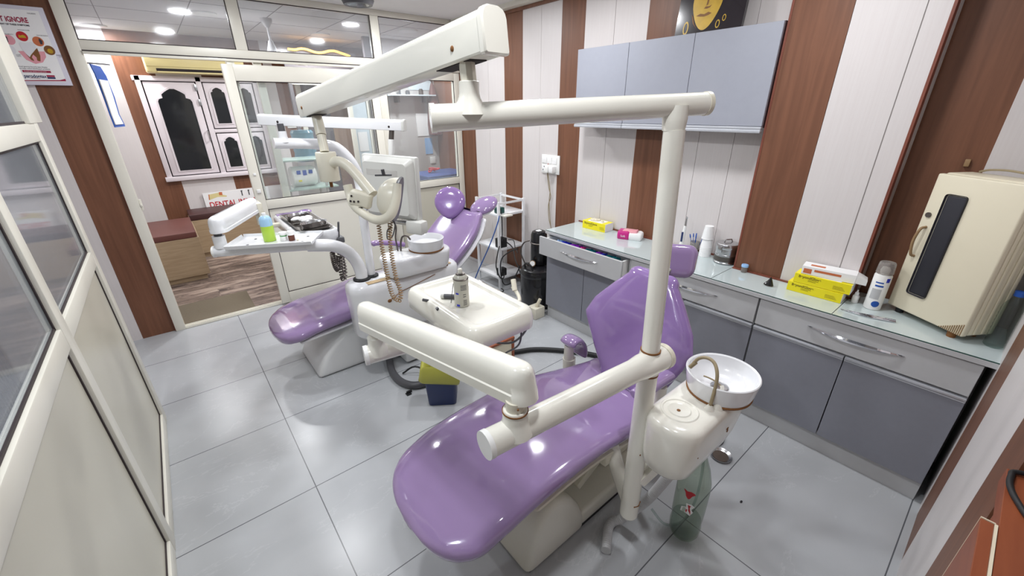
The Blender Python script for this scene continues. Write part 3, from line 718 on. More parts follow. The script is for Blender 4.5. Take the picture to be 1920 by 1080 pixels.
# ================================================================ NEAR DENTAL UNIT (pole, bowl, instrument tray)
u1 = thing('dental_unit', 'ivory dental unit on the near chair with spit bowl and jointed tray arm', 'dental unit', (1.05, 0.58, 0))
PX, PY = 1.046, 0.585
def bent(b, z): return (PX, PY, z)
build('pole', MB().cyl((1.050, 0.578, 0.19), (1.046, 0.583, 0.845), 0.0345, 0.032, 32).sph((1.050, 0.578, 0.19), 0.0345, sc=(1, 1, 0.5), n=24).cyl((1.046, 0.585, 0.93), (1.038, 0.605, 1.585), 0.0285, 0.0275, 32), 'unit', u1)
build('pole_ring', MB().lathe([(0.033, -0.004), (0.0345, -0.004), (0.0345, 0.003), (0.033, 0.003)], (1.046, 0.584, 0.846)), 'rust', u1)
build('pole_ring', MB().lathe([(0.029, -0.002), (0.0318, -0.002), (0.0318, 0.003), (0.029, 0.003)], (1.046, 0.585, 0.93)), 'rust', u1)
# chips of missing enamel
build('enamel_chip', MB().sph((1.048, 0.549, 0.51), 0.004, sc=(1.3, 0.5, 0.8), n=8).sph((1.028, 0.555, 0.52), 0.004, sc=(1, 0.6, 1), n=8).sph((1.042, 0.556, 0.80), 0.004, sc=(0.8, 0.6, 1.3), n=8), 'rust', u1)
build('pole_seam', MB().tube([(1.03, 0.549, 0.262), (1.05, 0.543, 0.258), (1.07, 0.549, 0.262)], 0.0022, n=6), 'rust', u1)
# arm socket and lower arm
A0 = Vector((1.10, 0.572, 0.888)); A1 = Vector((0.437, 0.632, 0.888))
dA = (A1-A0).normalized()
ar1 = MB().tube([A0, A0+dA*0.10, A0+dA*0.14, A1-dA*0.0], [0.041, 0.041, 0.036, 0.036], 32)
ar1.tube([(1.046, 0.584, 0.845), (1.046, 0.584, 0.875), (1.046, 0.585, 0.90), (1.046, 0.585, 0.93)], [0.034, 0.037, 0.036, 0.031], 32)
build('lower_arm', ar1, 'unit', u1)
build('arm_end_cap', MB().cyl(A1-dA*0.002, A1+dA*0.012, 0.0375, 0.037, 32), 'white', u1)
build('arm_end_cap', MB().cyl(A0+dA*0.004, A0-dA*0.014, 0.043, 0.043, 32), 'beige', u1)
E1 = Vector((0.517, 0.625, 0.0))
st = MB().lathe([(0.046, 0.885), (0.041, 0.905), (0.0345, 0.918), (0.0325, 0.93), (0.0325, 0.952), (0.03, 0.958)], (E1.x, E1.y, 0))
build('arm_pivot', st, 'unit', u1)
build('pivot_ring', MB().lathe([(0.0325, 0.951), (0.0335, 0.951), (0.0335, 0.9545), (0.0325, 0.9545)], (E1.x, E1.y, 0)), 'rust', u1)
build('pivot_pin', MB().cyl((E1.x, E1.y, 0.95), (E1.x, E1.y, 0.985), 0.024), 'beige', u1)
# counterbalanced parallel arm cover
def arm_cover(a, b, hw, h, rim=0.016, up=(0, 0, 1), mb=None, r_end=0.03):
    a = Vector(a); b = Vector(b); d = (b-a).normalized(); s = d.cross(Vector(up)).normalized(); nn = s.cross(d)
    L = (b-a).length; rows = []
    def sect(pos, k, kz=1.0):
        out = []
        for x, z in ((-1.10, 0), (-1.10, rim/h), (-1, rim/h+0.03), (-1, 0.52), (-0.93, 0.72), (-0.75, 0.88), (-0.45, 0.97), (0, 1.0), (0.45, 0.97), (0.75, 0.88), (0.93, 0.72), (1, 0.52), (1, rim/h+0.03), (1.10, rim/h), (1.10, 0)):
            out.append(a + d*pos + s*(x*hw*k) + nn*(z*h*kz if z > rim/h+0.04 else z*h))
        return out
    for i in range(10):
        t = i/9; k = max(0.10, math.sqrt(max(0, 1-(1-t)**2))); rows.append(sect(r_end*t, k, 0.82+0.18*k))
    rows.append(sect(L*0.5, 1))
    for i in range(10):
        t = 1-i/9; k = max(0.10, math.sqrt(max(0, 1-(1-t)**2))); rows.append(sect(L-r_end*t, k, 0.82+0.18*k))
    return (mb or MB()).loft(rows)
build('balance_arm', arm_cover((0.545, 0.585, 0.982), (0.455, 1.475, 0.862), 0.038, 0.102, rim=0.027, r_end=0.045), 'unit', u1, ang=50)
build('arm_screw', MB().sph((0.555, 0.66, 0.985), 0.006, sc=(0.6, 1, 1), n=10).sph((0.505, 0.60, 0.975), 0.003, n=8), 'rust', u1)
# second pivot and tray tube
E2 = Vector((0.458, 1.385, 0))
build('tray_pivot', MB().lathe([(0.046, 0.775), (0.043, 0.80), (0.037, 0.812), (0.034, 0.82), (0.034, 0.845), (0.026, 0.848), (0.026, 0.875)], (E2.x, E2.y, 0)), 'unit', u1)
build('tray_tube', MB().tube([(0.415, 1.392, 0.776), (0.86, 1.318, 0.776)], 0.037, 32).cyl((0.80, 1.328, 0.776), (0.80, 1.328, 0.87), 0.035), 'unit', u1)
build('tube_cap', MB().cyl((0.418, 1.391, 0.776), (0.404, 1.394, 0.776), 0.039, 0.038, 32), 'white', u1)
# instrument tray with a sunk top
tx, ty, hx, hy = 0.812, 1.285, 0.150, 0.255
rows = [rect_loop(tx, ty, hx-0.015, hy-0.015, 0.04, 0.852), rect_loop(tx, ty, hx+0.004, hy+0.004, 0.05, 0.862), rect_loop(tx, ty, hx+0.006, hy+0.006, 0.05, 0.90), rect_loop(tx, ty, hx, hy, 0.045, 0.925), rect_loop(tx, ty, hx-0.008, hy-0.008, 0.04, 0.938), rect_loop(tx, ty, hx-0.020, hy-0.020, 0.035, 0.943),
        rect_loop(tx+0.006, ty, hx-0.036, hy-0.030, 0.03, 0.942), rect_loop(tx+0.006, ty, hx-0.042, hy-0.037, 0.028, 0.936), rect_loop(tx+0.006, ty, hx-0.050, hy-0.046, 0.022, 0.924), rect_loop(tx+0.006, ty, hx-0.058, hy-0.055, 0.02, 0.9215)]
build('instrument_tray', MB().loft(rows), 'unit', u1, ang=60)
hnd = MB().tube([(0.965, 1.16, 0.905), (0.995, 1.17, 0.91), (1.01, 1.20, 0.925), (1.012, 1.235, 0.945)], 0.008, smooth=3).cyl((1.008, 1.215, 0.935), (1.020, 1.24, 0.975), 0.011)
build('handpiece_holder', hnd, 'beige', u1)
build('handpiece', MB().cyl((0.985, 1.10, 0.90), (0.97, 1.19, 0.915), 0.009).cyl((0.985, 1.34, 0.90), (0.99, 1.45, 0.905), 0.010).cyl((0.985, 1.26, 0.90), (0.99, 1.32, 0.905), 0.009), 'steel', u1)
build('tray_pin', MB().cyl((0.662+0.02, 1.36, 0.935), (0.655, 1.36, 0.948), 0.006).cyl((0.672, 1.27, 0.93), (0.665, 1.27, 0.944), 0.006), 'dkgrey', u1)
def coil_pts(path, r, turns, n=10, flat=1.0):
    P, _ = catmull([Vector(p) for p in path], [1]*len(path), 12); L = [0]
    for a, b in zip(P[:-1], P[1:]): L.append(L[-1]+(b-a).length)
    out = []; tot = turns*n
    for i in range(tot+1):
        s = L[-1]*i/tot; j = 0
        while j < len(L)-2 and L[j+1] < s: j += 1
        f = (s-L[j])/max(1e-9, L[j+1]-L[j]); c = P[j].lerp(P[j+1], f); t = (P[j+1]-P[j]).normalized()
        u = t.cross(Vector((0.3, 0.9, 0.1))).normalized(); v = t.cross(u)
        a = 2*PI*i/n; out.append(c + r*(math.cos(a)*u + math.sin(a)*v))
    return out
def ribbed(path, r, k=8, rib=0.10, period=0.009):
    P, _ = catmull([Vector(p) for p in path], [1]*len(path), k); out = [P[0]]; rs = []
    # resample evenly so that the ribs are regular
    L = [0]
    for a, b in zip(P[:-1], P[1:]): L.append(L[-1]+(b-a).length)
    n = max(4, int(L[-1]/period*2)); Q = []
    for i in range(n+1):
        s = L[-1]*i/n; j = 0
        while j < len(L)-2 and L[j+1] < s: j += 1
        f = (s-L[j])/max(1e-9, L[j+1]-L[j]); Q.append(P[j].lerp(P[j+1], f)); rs.append(r*(1+(rib if i % 2 else -rib)))
    return Q, rs
for k, pth in enumerate(([(0.93, 1.22, 0.86), (0.95, 1.25, 0.80), (0.94, 1.30, 0.72), (0.90, 1.36, 0.70), (0.87, 1.33, 0.78)], [(0.95, 1.28, 0.86), (0.985, 1.28, 0.79), (1.01, 1.30, 0.71), (1.03, 1.36, 0.66)])):
    Q, rs = ribbed(pth, 0.013); build('handpiece_hose', MB().tube(Q, rs, 10), 'grey_hose', u1)
build('supply_cable', MB().tube([(0.97, 1.10, 0.87), (1.0, 1.13, 0.79), (1.02, 1.25, 0.66), (1.0, 1.4, 0.60)], 0.005, n=8, smooth=6).tube([(0.93, 1.08, 0.86), (0.95, 1.12, 0.74), (0.98, 1.25, 0.62)], 0.004, n=8, smooth=6), 'dkgrey', u1)
# spit bowl console
def console(x0, x1, y0, y1, zb, zt, taper=0.05):
    cx, cy, ax, ay = (x0+x1)/2, (y0+y1)/2, (x1-x0)/2, (y1-y0)/2
    h = zt-zb; R = []
    for f, k in ((0.0, 0.80), (0.02, 0.86), (0.10, 0.905), (0.35, 0.95), (0.70, 0.99), (0.86, 1.0), (0.93, 0.985), (0.97, 0.955), (0.99, 0.92), (1.0, 0.87)):
        R.append(rect_loop(cx + (1-k)*0.02, cy, ax*(1-(1-k)*0.7), ay*(1-(1-k)*1.3), min(ax, ay)*0.86*k, zb+h*f, 8))
    return MB().loft(R)
R = []
for z, x0, x1, y0, y1 in ((0.500, 1.030, 1.335, 0.422, 0.552), (0.504, 1.018, 1.352, 0.410, 0.558), (0.520, 1.006, 1.382, 0.398, 0.564), (0.56, 1.0, 1.412, 0.389, 0.568), (0.62, 0.997, 1.436, 0.384, 0.570), (0.68, 0.996, 1.444, 0.381, 0.570), (0.702, 0.999, 1.442, 0.382, 0.568), (0.714, 1.006, 1.436, 0.388, 0.562), (0.720, 1.018, 1.424, 0.399, 0.551), (0.722, 1.034, 1.406, 0.414, 0.536)):
    R.append(rect_loop((x0+x1)/2, (y0+y1)/2, (x1-x0)/2, (y1-y0)/2, (y1-y0)/2*0.86, z, 10))
build('console', MB().loft(R), 'unit', u1, ang=60)
build('console_chip', MB().sph((1.273, 0.3845, 0.616), 0.006, sc=(1.6, 0.4, 0.7), n=8).sph((1.280, 0.3850, 0.602), 0.006, sc=(0.5, 0.4, 1.4), n=8), 'rust', u1)
build('console_chip', MB().sph((1.075, 0.386, 0.61), 0.003, n=8), 'rust', u1)
build('cup_stand', MB().lathe([(0.050, 0.7215), (0.053, 0.7245), (0.058, 0.7250), (0.062, 0.7215)], (1.105, 0.485, 0), n=40, cap=False), 'unit', u1)
build('cup_seat', MB().lathe([(0.0, 0.7236), (0.030, 0.7236), (0.034, 0.7250), (0.038, 0.7215)], (1.105, 0.485, 0), n=40, cap=False), 'unit', u1)
build('drain_hole', MB().lathe([(0.0, 0.7250), (0.006, 0.7250), (0.006, 0.7225)], (1.10, 0.485, 0), n=12), 'rust', u1)
BX, BY = 1.306, 0.452
bowl = build('spit_bowl', MB().lathe([(0.0, 0.7235), (0.092, 0.7235), (0.105, 0.730), (0.111, 0.752), (0.117, 0.790), (0.1185, 0.800), (0.1155, 0.803), (0.110, 0.799), (0.103, 0.772), (0.085, 0.748), (0.05, 0.738), (0.02, 0.736), (0.0, 0.736)], (BX, BY, 0), n=48), 'unit_white', u1)
build('bowl_drain', MB().lathe([(0.0, 0.742), (0.022, 0.742), (0.030, 0.7395)], (BX, BY, 0), n=24, cap=False), 'steel', bowl)
build('bowl_ring', MB().lathe([(0.090, 0.7215), (0.1065, 0.7215), (0.108, 0.726), (0.103, 0.730)], (BX, BY, 0), n=48, cap=False), 'rust', u1)
build('bowl_spout', MB().tube([(1.185, 0.425, 0.720), (1.192, 0.424, 0.785), (1.203, 0.430, 0.842), (1.219, 0.452, 0.872), (1.224, 0.480, 0.877), (1.219, 0.505, 0.864), (1.212, 0.520, 0.832)], 0.0056, n=12, smooth=6), 'wire_tan', u1)
build('spout_tip', MB().cyl((1.216, 0.510, 0.848), (1.2105, 0.524, 0.824), 0.0068, n=16), 'wire_tan', u1)
build('cup_filler', MB().tube([(1.213, 0.411, 0.720), (1.216, 0.411, 0.760), (1.222, 0.413, 0.792), (1.226, 0.418, 0.800)], 0.0062, n=12, smooth=4), 'unit', u1)
build('filler_jet', MB().tube([(1.226, 0.419, 0.797), (1.222, 0.440, 0.808), (1.218, 0.462, 0.812), (1.215, 0.476, 0.812)], 0.0026, n=8, smooth=3), 'wire_tan', u1)
for cx_, cy_ in ((1.185, 0.425), (1.213, 0.411)): build('spout_collar', MB().lathe([(0.018, 0.716), (0.016, 0.724), (0.010, 0.733), (0.007, 0.738)], (cx_, cy_, 0), n=20), 'unit', u1)
# bracket between the chair base, pole and console
br = MB().tube([(1.135, 0.76, 0.43), (1.110, 0.725, 0.375), (1.085, 0.67, 0.31), (1.064, 0.605, 0.225)], [0.026, 0.030, 0.030, 0.022], 12, smooth=4)
build('pole_bracket', br, 'unit', u1)
def bar(a, b, w, h):
    a = Vector(a); b = Vector(b); d = (b-a).normalized(); s = d.cross(Vector((0, 0, 1))).normalized(); nn = s.cross(d)
    q = [(-w, -h), (w, -h), (w, h), (-w, h)]
    return MB().loft([[a+s*x+nn*z for x, z in q], [b+s*x+nn*z for x, z in q]])
build('console_bracket', bar((1.055, 0.556, 0.37), (1.165, 0.505, 0.492), 0.014, 0.019), 'unit', u1)
build('console_bracket', bar((1.07, 0.565, 0.40), (1.13, 0.535, 0.50), 0.010, 0.012), 'unit', u1)
for pth, r in (([(1.16, 0.46, 0.51), (1.17, 0.50, 0.38), (1.15, 0.56, 0.20), (1.11, 0.63, 0.06), (1.06, 0.66, 0.022), (0.96, 0.60, 0.022)], 0.019), ([(1.22, 0.50, 0.51), (1.25, 0.56, 0.36), (1.27, 0.64, 0.24), (1.25, 0.72, 0.15)], 0.016)):
    Q, rs = ribbed(pth, r, rib=0.05); build('drain_hose', MB().tube(Q, rs, 12), 'grey_lam' if r > 0.018 else 'grey_hose', u1)
build('water_tube', MB().tube([(1.30, 0.47, 0.50), (1.345, 0.46, 0.36), (1.37, 0.46, 0.16), (1.355, 0.47, 0.04), (1.30, 0.48, 0.012), (1.25, 0.52, 0.012), (1.24, 0.58, 0.05)], 0.0055, n=10, smooth=6), 'clear', u1)

# ================================================================ NEAR LAMP
l1 = thing('dental_lamp', 'aged ivory operating lamp with its jointed overhead arm above the near purple chair', 'lamp', (1.04, 0.605, 1.585))
B0 = Vector((1.118, 0.578, 1.646)); B1 = Vector((0.492, 0.866, 1.621)); dB = (B1-B0).normalized()
tb = MB().tube([B0, B1], [0.0275, 0.0290], 32)
tb.lathe([(0.0278, 0.0), (0.030, 0.018), (0.031, 0.03), (0.029, 0.06)], (1.038, 0.608, 1.583))
build('upper_arm', tb, 'unit', l1)
build('arm_end_cap', MB().cyl(B1-dB*0.001, B1+dB*0.010, 0.031, 0.031, 32), 'unit', l1)
build('arm_end_cap', MB().cyl(B0+dB*0.001, B0-dB*0.010, 0.029, 0.029, 32), 'beige', l1)
SP = Vector((0.566, 0.836, 0))
build('pivot_socket', MB().lathe([(0.040, 1.628), (0.031, 1.648), (0.0245, 1.662), (0.0225, 1.672), (0.0225, 1.694), (0.019, 1.696)], (SP.x, SP.y, 0), n=28), 'unit', l1)
build('pivot_post', MB().cyl((SP.x, SP.y, 1.69), (SP.x-0.001, SP.y+0.004, 1.742), 0.018, 0.0175, 8), 'beige', l1)
def box_arm(a, b, hw, h, rnd=0.4):
    a = Vector(a); b = Vector(b); d = (b-a).normalized(); s = d.cross(Vector((0, 0, 1))).normalized(); nn = s.cross(d)
    sec = [(-1, -0.46), (-0.9, -0.5), (0.9, -0.5), (1, -0.46), (1, 0.25), (0.92, 0.36), (0.74, 0.44), (0.4, 0.49), (-0.4, 0.49), (-0.74, 0.44), (-0.92, 0.36), (-1, 0.25)]
    def rw(c, k, kz=1): return [c + s*(x*hw*k) + nn*(z*h*kz) for x, z in sec]
    return MB().loft([rw(a-d*0.004, 0.9, 0.94), rw(a, 1), rw(b, 1), rw(b+d*0.004, 0.9, 0.94)])
SA, SB = Vector((0.580, 0.770, 1.782)), Vector((0.468, 1.765, 1.655))
build('spring_arm', box_arm(SA, SB, 0.034, 0.082), 'unit', l1)
dS = (SB-SA).normalized()
build('spring_arm_cap', box_arm(SA-dS*0.012, SA-dS*0.001, 0.0355, 0.088), 'unit', l1)
sd = MB()
for q in (0.06, 0.10): pass
scw = MB().sph(SA+dS*0.085+Vector((-0.034, -0.004, -0.015)), 0.006, sc=(0.5, 1, 1), n=12).sph(SB-dS*0.04+Vector((-0.034, -0.004, -0.012)), 0.006, sc=(0.5, 1, 1), n=12)
build('arm_screw', scw, 'rust', l1)
for p_, a_, b_ in ((SA, 0.040, 0.160), (SB, -0.11, -0.04)):
    build('arm_slot', MB().prism([(a_, 0), (b_, 0), (b_, 0.002), (a_, 0.002)], lambda u, w, p_=p_: tuple(p_+dS*u+Vector((-0.022, 0, -0.0415-w))), lambda u, w, p_=p_: tuple(p_+dS*u+Vector((0.022, 0, -0.0415-w)))), 'dark_gap', l1)
build('drop_rod', MB().tube([(0.477, 1.70, 1.635), (0.474, 1.675, 1.575), (0.472, 1.665, 1.556)], [0.0175, 0.0185, 0.0185], 10).tube([(0.472, 1.665, 1.556), (0.468, 1.645, 1.50)], [0.0155, 0.0155], 16), 'beige', l1)
LCx, LCy = 0.468, 1.638
build('swivel_housing', MB().lathe([(0.0, 1.398), (0.034, 1.398), (0.0355, 1.401), (0.0355, 1.497), (0.034, 1.500), (0.0, 1.500)], (LCx, LCy, 0), n=32), 'beige', l1)
build('cable_stub', MB().cyl((LCx, LCy, 1.398), (LCx, LCy, 1.375), 0.006), 'rust', l1)
build('lamp_neck', MB().tube([(0.475, 1.618, 1.462), (0.492, 1.585, 1.470), (0.512, 1.552, 1.455), (0.528, 1.510, 1.420), (0.542, 1.468, 1.380), (0.548, 1.450, 1.362)], [0.0175, 0.0175, 0.0175, 0.0175, 0.0185, 0.020], 20, smooth=5), 'beige', l1)
Rv = Vector((0.775, -0.632, 0)); Fv = Vector((0.632, 0.775, 0)); Zv = Vector((0, 0, 1))
hb = MB()
hc = Vector((0.522, 1.468, 1.345)); mt = Matrix((Rv.to_4d(), Fv.to_4d(), Zv.to_4d(), Vector((0, 0, 0, 1)))).transposed(); mt = Matrix(((Rv.x, Fv.x, 0, hc.x), (Rv.y, Fv.y, 0, hc.y), (0, 0, 1, hc.z), (0, 0, 0, 1)))
hb.box(-0.050, 0.028, -0.018, 0.018, -0.029, 0.029, 0.012, seg=3, mtx=mt @ Matrix.Rotation(0.28, 4, 'Y'))
hx2 = build('lamp_bracket', hb, 'beige', l1)
hh = MB()
for du, dz in ((-0.036, 0.018), (-0.03, -0.002), (-0.015, -0.002), (-0.042, -0.0)): hh.sph(hc + Rv*du + Zv*dz - Fv*0.0195, 0.0038, n=8)
hh.box(-0.018, -0.004, -0.0205, -0.018, -0.032, -0.022, mtx=mt)
build('bracket_hole', hh, 'dark_gap', hx2)
# reflector dome, seen from behind
ax = (Rv*0.96 + Fv*0.10 - Zv*0.22).normalized(); lc = Vector((0.560, 1.425, 1.362)); su = ax.cross(Zv).normalized(); sv = su.cross(ax)
rows = []
for q, rr in ((0.0, 0.030), (0.004, 0.044), (0.014, 0.060), (0.028, 0.072), (0.045, 0.080), (0.062, 0.084)):
    lp = []
    for k in range(40):
        a = 2*PI*k/40; lp.append(lc + ax*q + su*rr*1.12*sgnpow(math.cos(a), 0.75) + sv*rr*0.86*sgnpow(math.sin(a), 0.75))
    rows.append(lp)
build('reflector_dome', MB().loft(rows), 'beige', l1, ang=60)
rows = [[lc + ax*q + su*r*1.12*sgnpow(math.cos(2*PI*k/40), 0.75) + sv*r*0.86*sgnpow(math.sin(2*PI*k/40), 0.75) for k in range(40)] for q, r in ((0.062, 0.087), (0.066, 0.089), (0.071, 0.087))]
build('lamp_lens', MB().loft(rows), 'dkgrey', l1)
# U handle
def DV(o, r, f, z): return Vector(o) + Rv*r + Fv*f + Zv*z
hp = [DV((0.509, 1.559, 1.391), 0, -0.02, 0.0), (0.497, 1.53, 1.352), (0.492, 1.492, 1.322), (0.512, 1.43, 1.294), (0.528, 1.365, 1.290), (0.550, 1.318, 1.314), (0.572, 1.312, 1.362), (0.588, 1.320, 1.412)]
build('lamp_handle', MB().tube(hp, [0.016, 0.0165, 0.0145, 0.0145, 0.0165, 0.0165, 0.016, 0.014], 16, smooth=6), 'beige', l1)
build('lamp_switch', MB().cyl((0.578, 1.40, 1.435), (0.576, 1.40, 1.452), 0.006).tube([(0.555, 1.42, 1.432), (0.60, 1.385, 1.432)], 0.003, n=8), 'dkgrey', l1)
cp = coil_pts([(0.535, 1.40, 1.275), (0.530, 1.385, 1.20), (0.522, 1.355, 1.13), (0.512, 1.32, 1.075), (0.508, 1.29, 1.035), (0.520, 1.265, 1.022), (0.532, 1.275, 1.05), (0.533, 1.30, 1.09), (0.54, 1.33, 1.16), (0.553, 1.355, 1.23), (0.566, 1.36, 1.29)], 0.0068, 66)
build('coiled_cable', MB().tube(cp, 0.0019, n=5), 'coil', l1)
build('cable_tail', MB().tube([(0.566, 1.36, 1.29), (0.575, 1.35, 1.27), (0.56, 1.35, 1.23), (0.545, 1.36, 1.22), (0.548, 1.36, 1.25), (0.562, 1.355, 1.262)], 0.0022, n=6, smooth=5), 'dkgrey', l1)

# ================================================================ FAR DENTAL UNIT
u2 = thing('dental_unit', 'white dental unit beside the far chair with a rust-stained cabinet, bowl and loaded instrument tray', 'dental unit', (1.03, 2.375, 0))
bx = MB()
R = []
for z, g in ((0.305, -0.03), (0.315, -0.012), (0.34, 0.0), (0.62, 0.006), (0.655, 0.003), (0.672, -0.008), (0.68, -0.022)):
    R.append(rect_loop(1.035, 2.38, 0.370+g, 0.100+g, 0.078, z, 8))
build('unit_cabinet', bx.loft(R), 'unit_white', u2, ang=60)
build('rust_streak', MB().tube([(0.875, 2.272, 0.55), (0.95, 2.270, 0.585), (1.02, 2.270, 0.60), (1.20, 2.270, 0.64)], 0.0022, n=6, smooth=4).sph((0.872, 2.275, 0.545), 0.012, sc=(1.2, 0.3, 1), n=10).sph((0.90, 2.275, 0.553), 0.009, sc=(1.3, 0.3, 0.6), n=10), 'rust', u2)
build('unit_foot', MB().box(0.95, 1.25, 2.33, 2.52, 0.015, 0.31, 0.02), 'base_grey', u2)
build('console', console(0.872, 1.330, 2.215, 2.425, 0.685, 0.812), 'unit_white', u2, ang=60)
build('rust_stain', MB().box(0.76, 1.34, 2.292, 2.335, 0.6795, 0.6812), mat('pale_rust_stain', (196, 170, 132), 0.6, noise=0.35, nscale=25), u2)
build('rust_gasket', MB().box(0.915, 1.30, 2.262, 2.40, 0.676, 0.692, 0.006), 'rust', u2)
b2 = build('spit_bowl', MB().lathe([(0.0, 0.818), (0.108, 0.818), (0.112, 0.824), (0.114, 0.875), (0.116, 0.884), (0.112, 0.886), (0.107, 0.880), (0.10, 0.85), (0.06, 0.832), (0.0, 0.828)], (1.178, 2.315, 0), n=48), 'unit_white', u2)
build('bowl_ring', MB().lathe([(0.09, 0.811), (0.111, 0.811), (0.113, 0.819), (0.10, 0.822)], (1.178, 2.315, 0), n=40), 'rust', u2)
build('bowl_spout', MB().tube([(1.03, 2.38, 0.81), (1.035, 2.375, 0.87), (1.05, 2.37, 0.905), (1.075, 2.36, 0.905), (1.09, 2.35, 0.88)], 0.006, n=10, smooth=5).tube([(1.015, 2.39, 0.81), (1.01, 2.39, 0.90), (1.02, 2.385, 0.97), (1.0, 2.39, 1.02)], 0.005, n=10, smooth=5), 'dark_steel', u2)
build('pole', MB().cyl((0.832, 2.415, 0.675), (0.818, 2.36, 1.10), 0.0245, 0.024, 24), 'unit_white', u2)
build('pole_collar', MB().lathe([(0.025, 0.0), (0.042, 0.0), (0.042, 0.012), (0.03, 0.018), (0.025, 0.018)], (0.832, 2.415, 0.678), n=28).lathe([(0.036, 0.0), (0.052, 0.0), (0.052, 0.012), (0.04, 0.018), (0.036, 0.018)], (0.765, 2.40, 0.678), n=28), 'black_rub', u2)
build('swan_arm', MB().tube([(0.765, 2.40, 0.675), (0.765, 2.40, 0.735), (0.745, 2.395, 0.81), (0.70, 2.385, 0.88), (0.63, 2.375, 0.93), (0.545, 2.37, 0.953), (0.50, 2.39, 0.955)], [0.036, 0.036, 0.036, 0.036, 0.035, 0.035, 0.033], 28, smooth=6), 'unit_white', u2)
T0 = Vector((0.095, 2.60, 0.957)); T1 = Vector((0.52, 2.385, 0.957)); dT = (T1-T0).normalized()
build('tray_tube', MB().tube([T0, T1], 0.0285, 24).cyl(T0+dT*0.035+Vector((0, 0, 0.02)), T0+dT*0.035+Vector((0, 0, 0.085)), 0.03), 'unit_white', u2)
build('tube_cap', MB().cyl(T0, T0-dT*0.010, 0.0305, 0.030, 24), 'white', u2)
# flat side tray with a low rim
TA, TB, TC, TD = Vector((0.135, 2.505, 0.985)), Vector((0.505, 2.31, 0.985)), Vector((0.612, 2.485, 0.985)), Vector((0.245, 2.70, 0.985))
tp = MB().loft([[p + Vector((0, 0, -0.006)) for p in (TA, TB, TC, TD)], [p + Vector((0, 0, 0.0)) for p in (TA, TB, TC, TD)]])
cen = (TA+TB+TC+TD)/4
for p, q in ((TA, TB), (TB, TC), (TC, TD), (TD, TA)):
    n_ = (p+q)/2-cen; n_.normalize()
    tp.loft([[p, p+n_*0.006+Vector((0, 0, 0.016)), p+n_*0.008+Vector((0, 0, 0.015)), p+n_*0.003-Vector((0, 0, 0.003))], [q, q+n_*0.006+Vector((0, 0, 0.016)), q+n_*0.008+Vector((0, 0, 0.015)), q+n_*0.003-Vector((0, 0, 0.003))]])
sidet = build('side_tray', tp, 'unit_white', u2)
hs = MB()
for a, b in ((0.2, 0.25), (0.2, 0.75), (0.85, 0.25), (0.85, 0.75)): hs.lathe([(0.0, 0.0012), (0.007, 0.0012), (0.007, 0)], TA.lerp(TB, a).lerp(TD.lerp(TC, a), b), n=12)
build('tray_bolt', hs, 'dkgrey', sidet)
build('arm_pin', MB().cyl(T0+dT*0.035+Vector((0, 0, 0.08)), T0+dT*0.035+Vector((0, 0, 0.118)), 0.019), 'dkgrey', u2)
build('balance_arm', arm_cover((0.115, 2.535, 1.062), (0.375, 2.985, 1.07), 0.040, 0.085, r_end=0.05), 'unit_white', u2, ang=50)
build('tray_yoke', MB().box(0.375, 0.405, 2.90, 3.02, 0.965, 1.125, 0.01).cyl((0.37, 2.93, 1.05), (0.37, 2.93, 0.99), 0.012).box(0.37, 0.50, 2.93, 2.97, 0.955, 0.98, 0.008), 'beige', u2)
# loaded instrument tray of the far unit
ux, uy, uhx, uhy = 0.600, 2.83, 0.122, 0.335
rows = [rect_loop(ux, uy, uhx-0.03, uhy-0.03, 0.05, 0.905), rect_loop(ux, uy, uhx-0.006, uhy-0.006, 0.055, 0.925), rect_loop(ux, uy, uhx, uhy, 0.055, 0.965), rect_loop(ux, uy, uhx-0.004, uhy-0.004, 0.05, 0.985), rect_loop(ux, uy, uhx-0.016, uhy-0.016, 0.045, 0.992), rect_loop(ux, uy-0.03, uhx-0.022, uhy-0.055, 0.02, 0.990), rect_loop(ux, uy-0.03, uhx-0.03, uhy-0.06, 0.02, 0.984)]
tr2 = build('instrument_tray', MB().loft(rows), 'unit_white', u2, ang=60)
build('control_panel', MB().box(0.50, 0.70, 3.09, 3.15, 0.989, 0.996, 0.003).sph((0.685, 3.13, 0.990), 0.05, sc=(0.9, 1, 0.25), n=20), 'purple_deep', tr2)
build('handpiece_block', MB().box(0.69, 0.735, 2.50, 2.62, 0.90, 0.935, 0.006).cyl((0.71, 2.53, 0.93), (0.715, 2.50, 1.03), 0.006), 'dkgrey', u2)
for pth in ([(0.70, 2.52, 0.90), (0.69, 2.50, 0.82), (0.68, 2.50, 0.72), (0.69, 2.52, 0.66), (0.71, 2.54, 0.70), (0.715, 2.55, 0.80), (0.715, 2.56, 0.90)], [(0.69, 2.56, 0.90), (0.66, 2.54, 0.84), (0.66, 2.54, 0.76), (0.68, 2.56, 0.72), (0.70, 2.58, 0.80)]):
    build('coiled_hose', MB().tube(coil_pts(pth, 0.012, 26), 0.0048, n=7), 'dark_steel', u2)

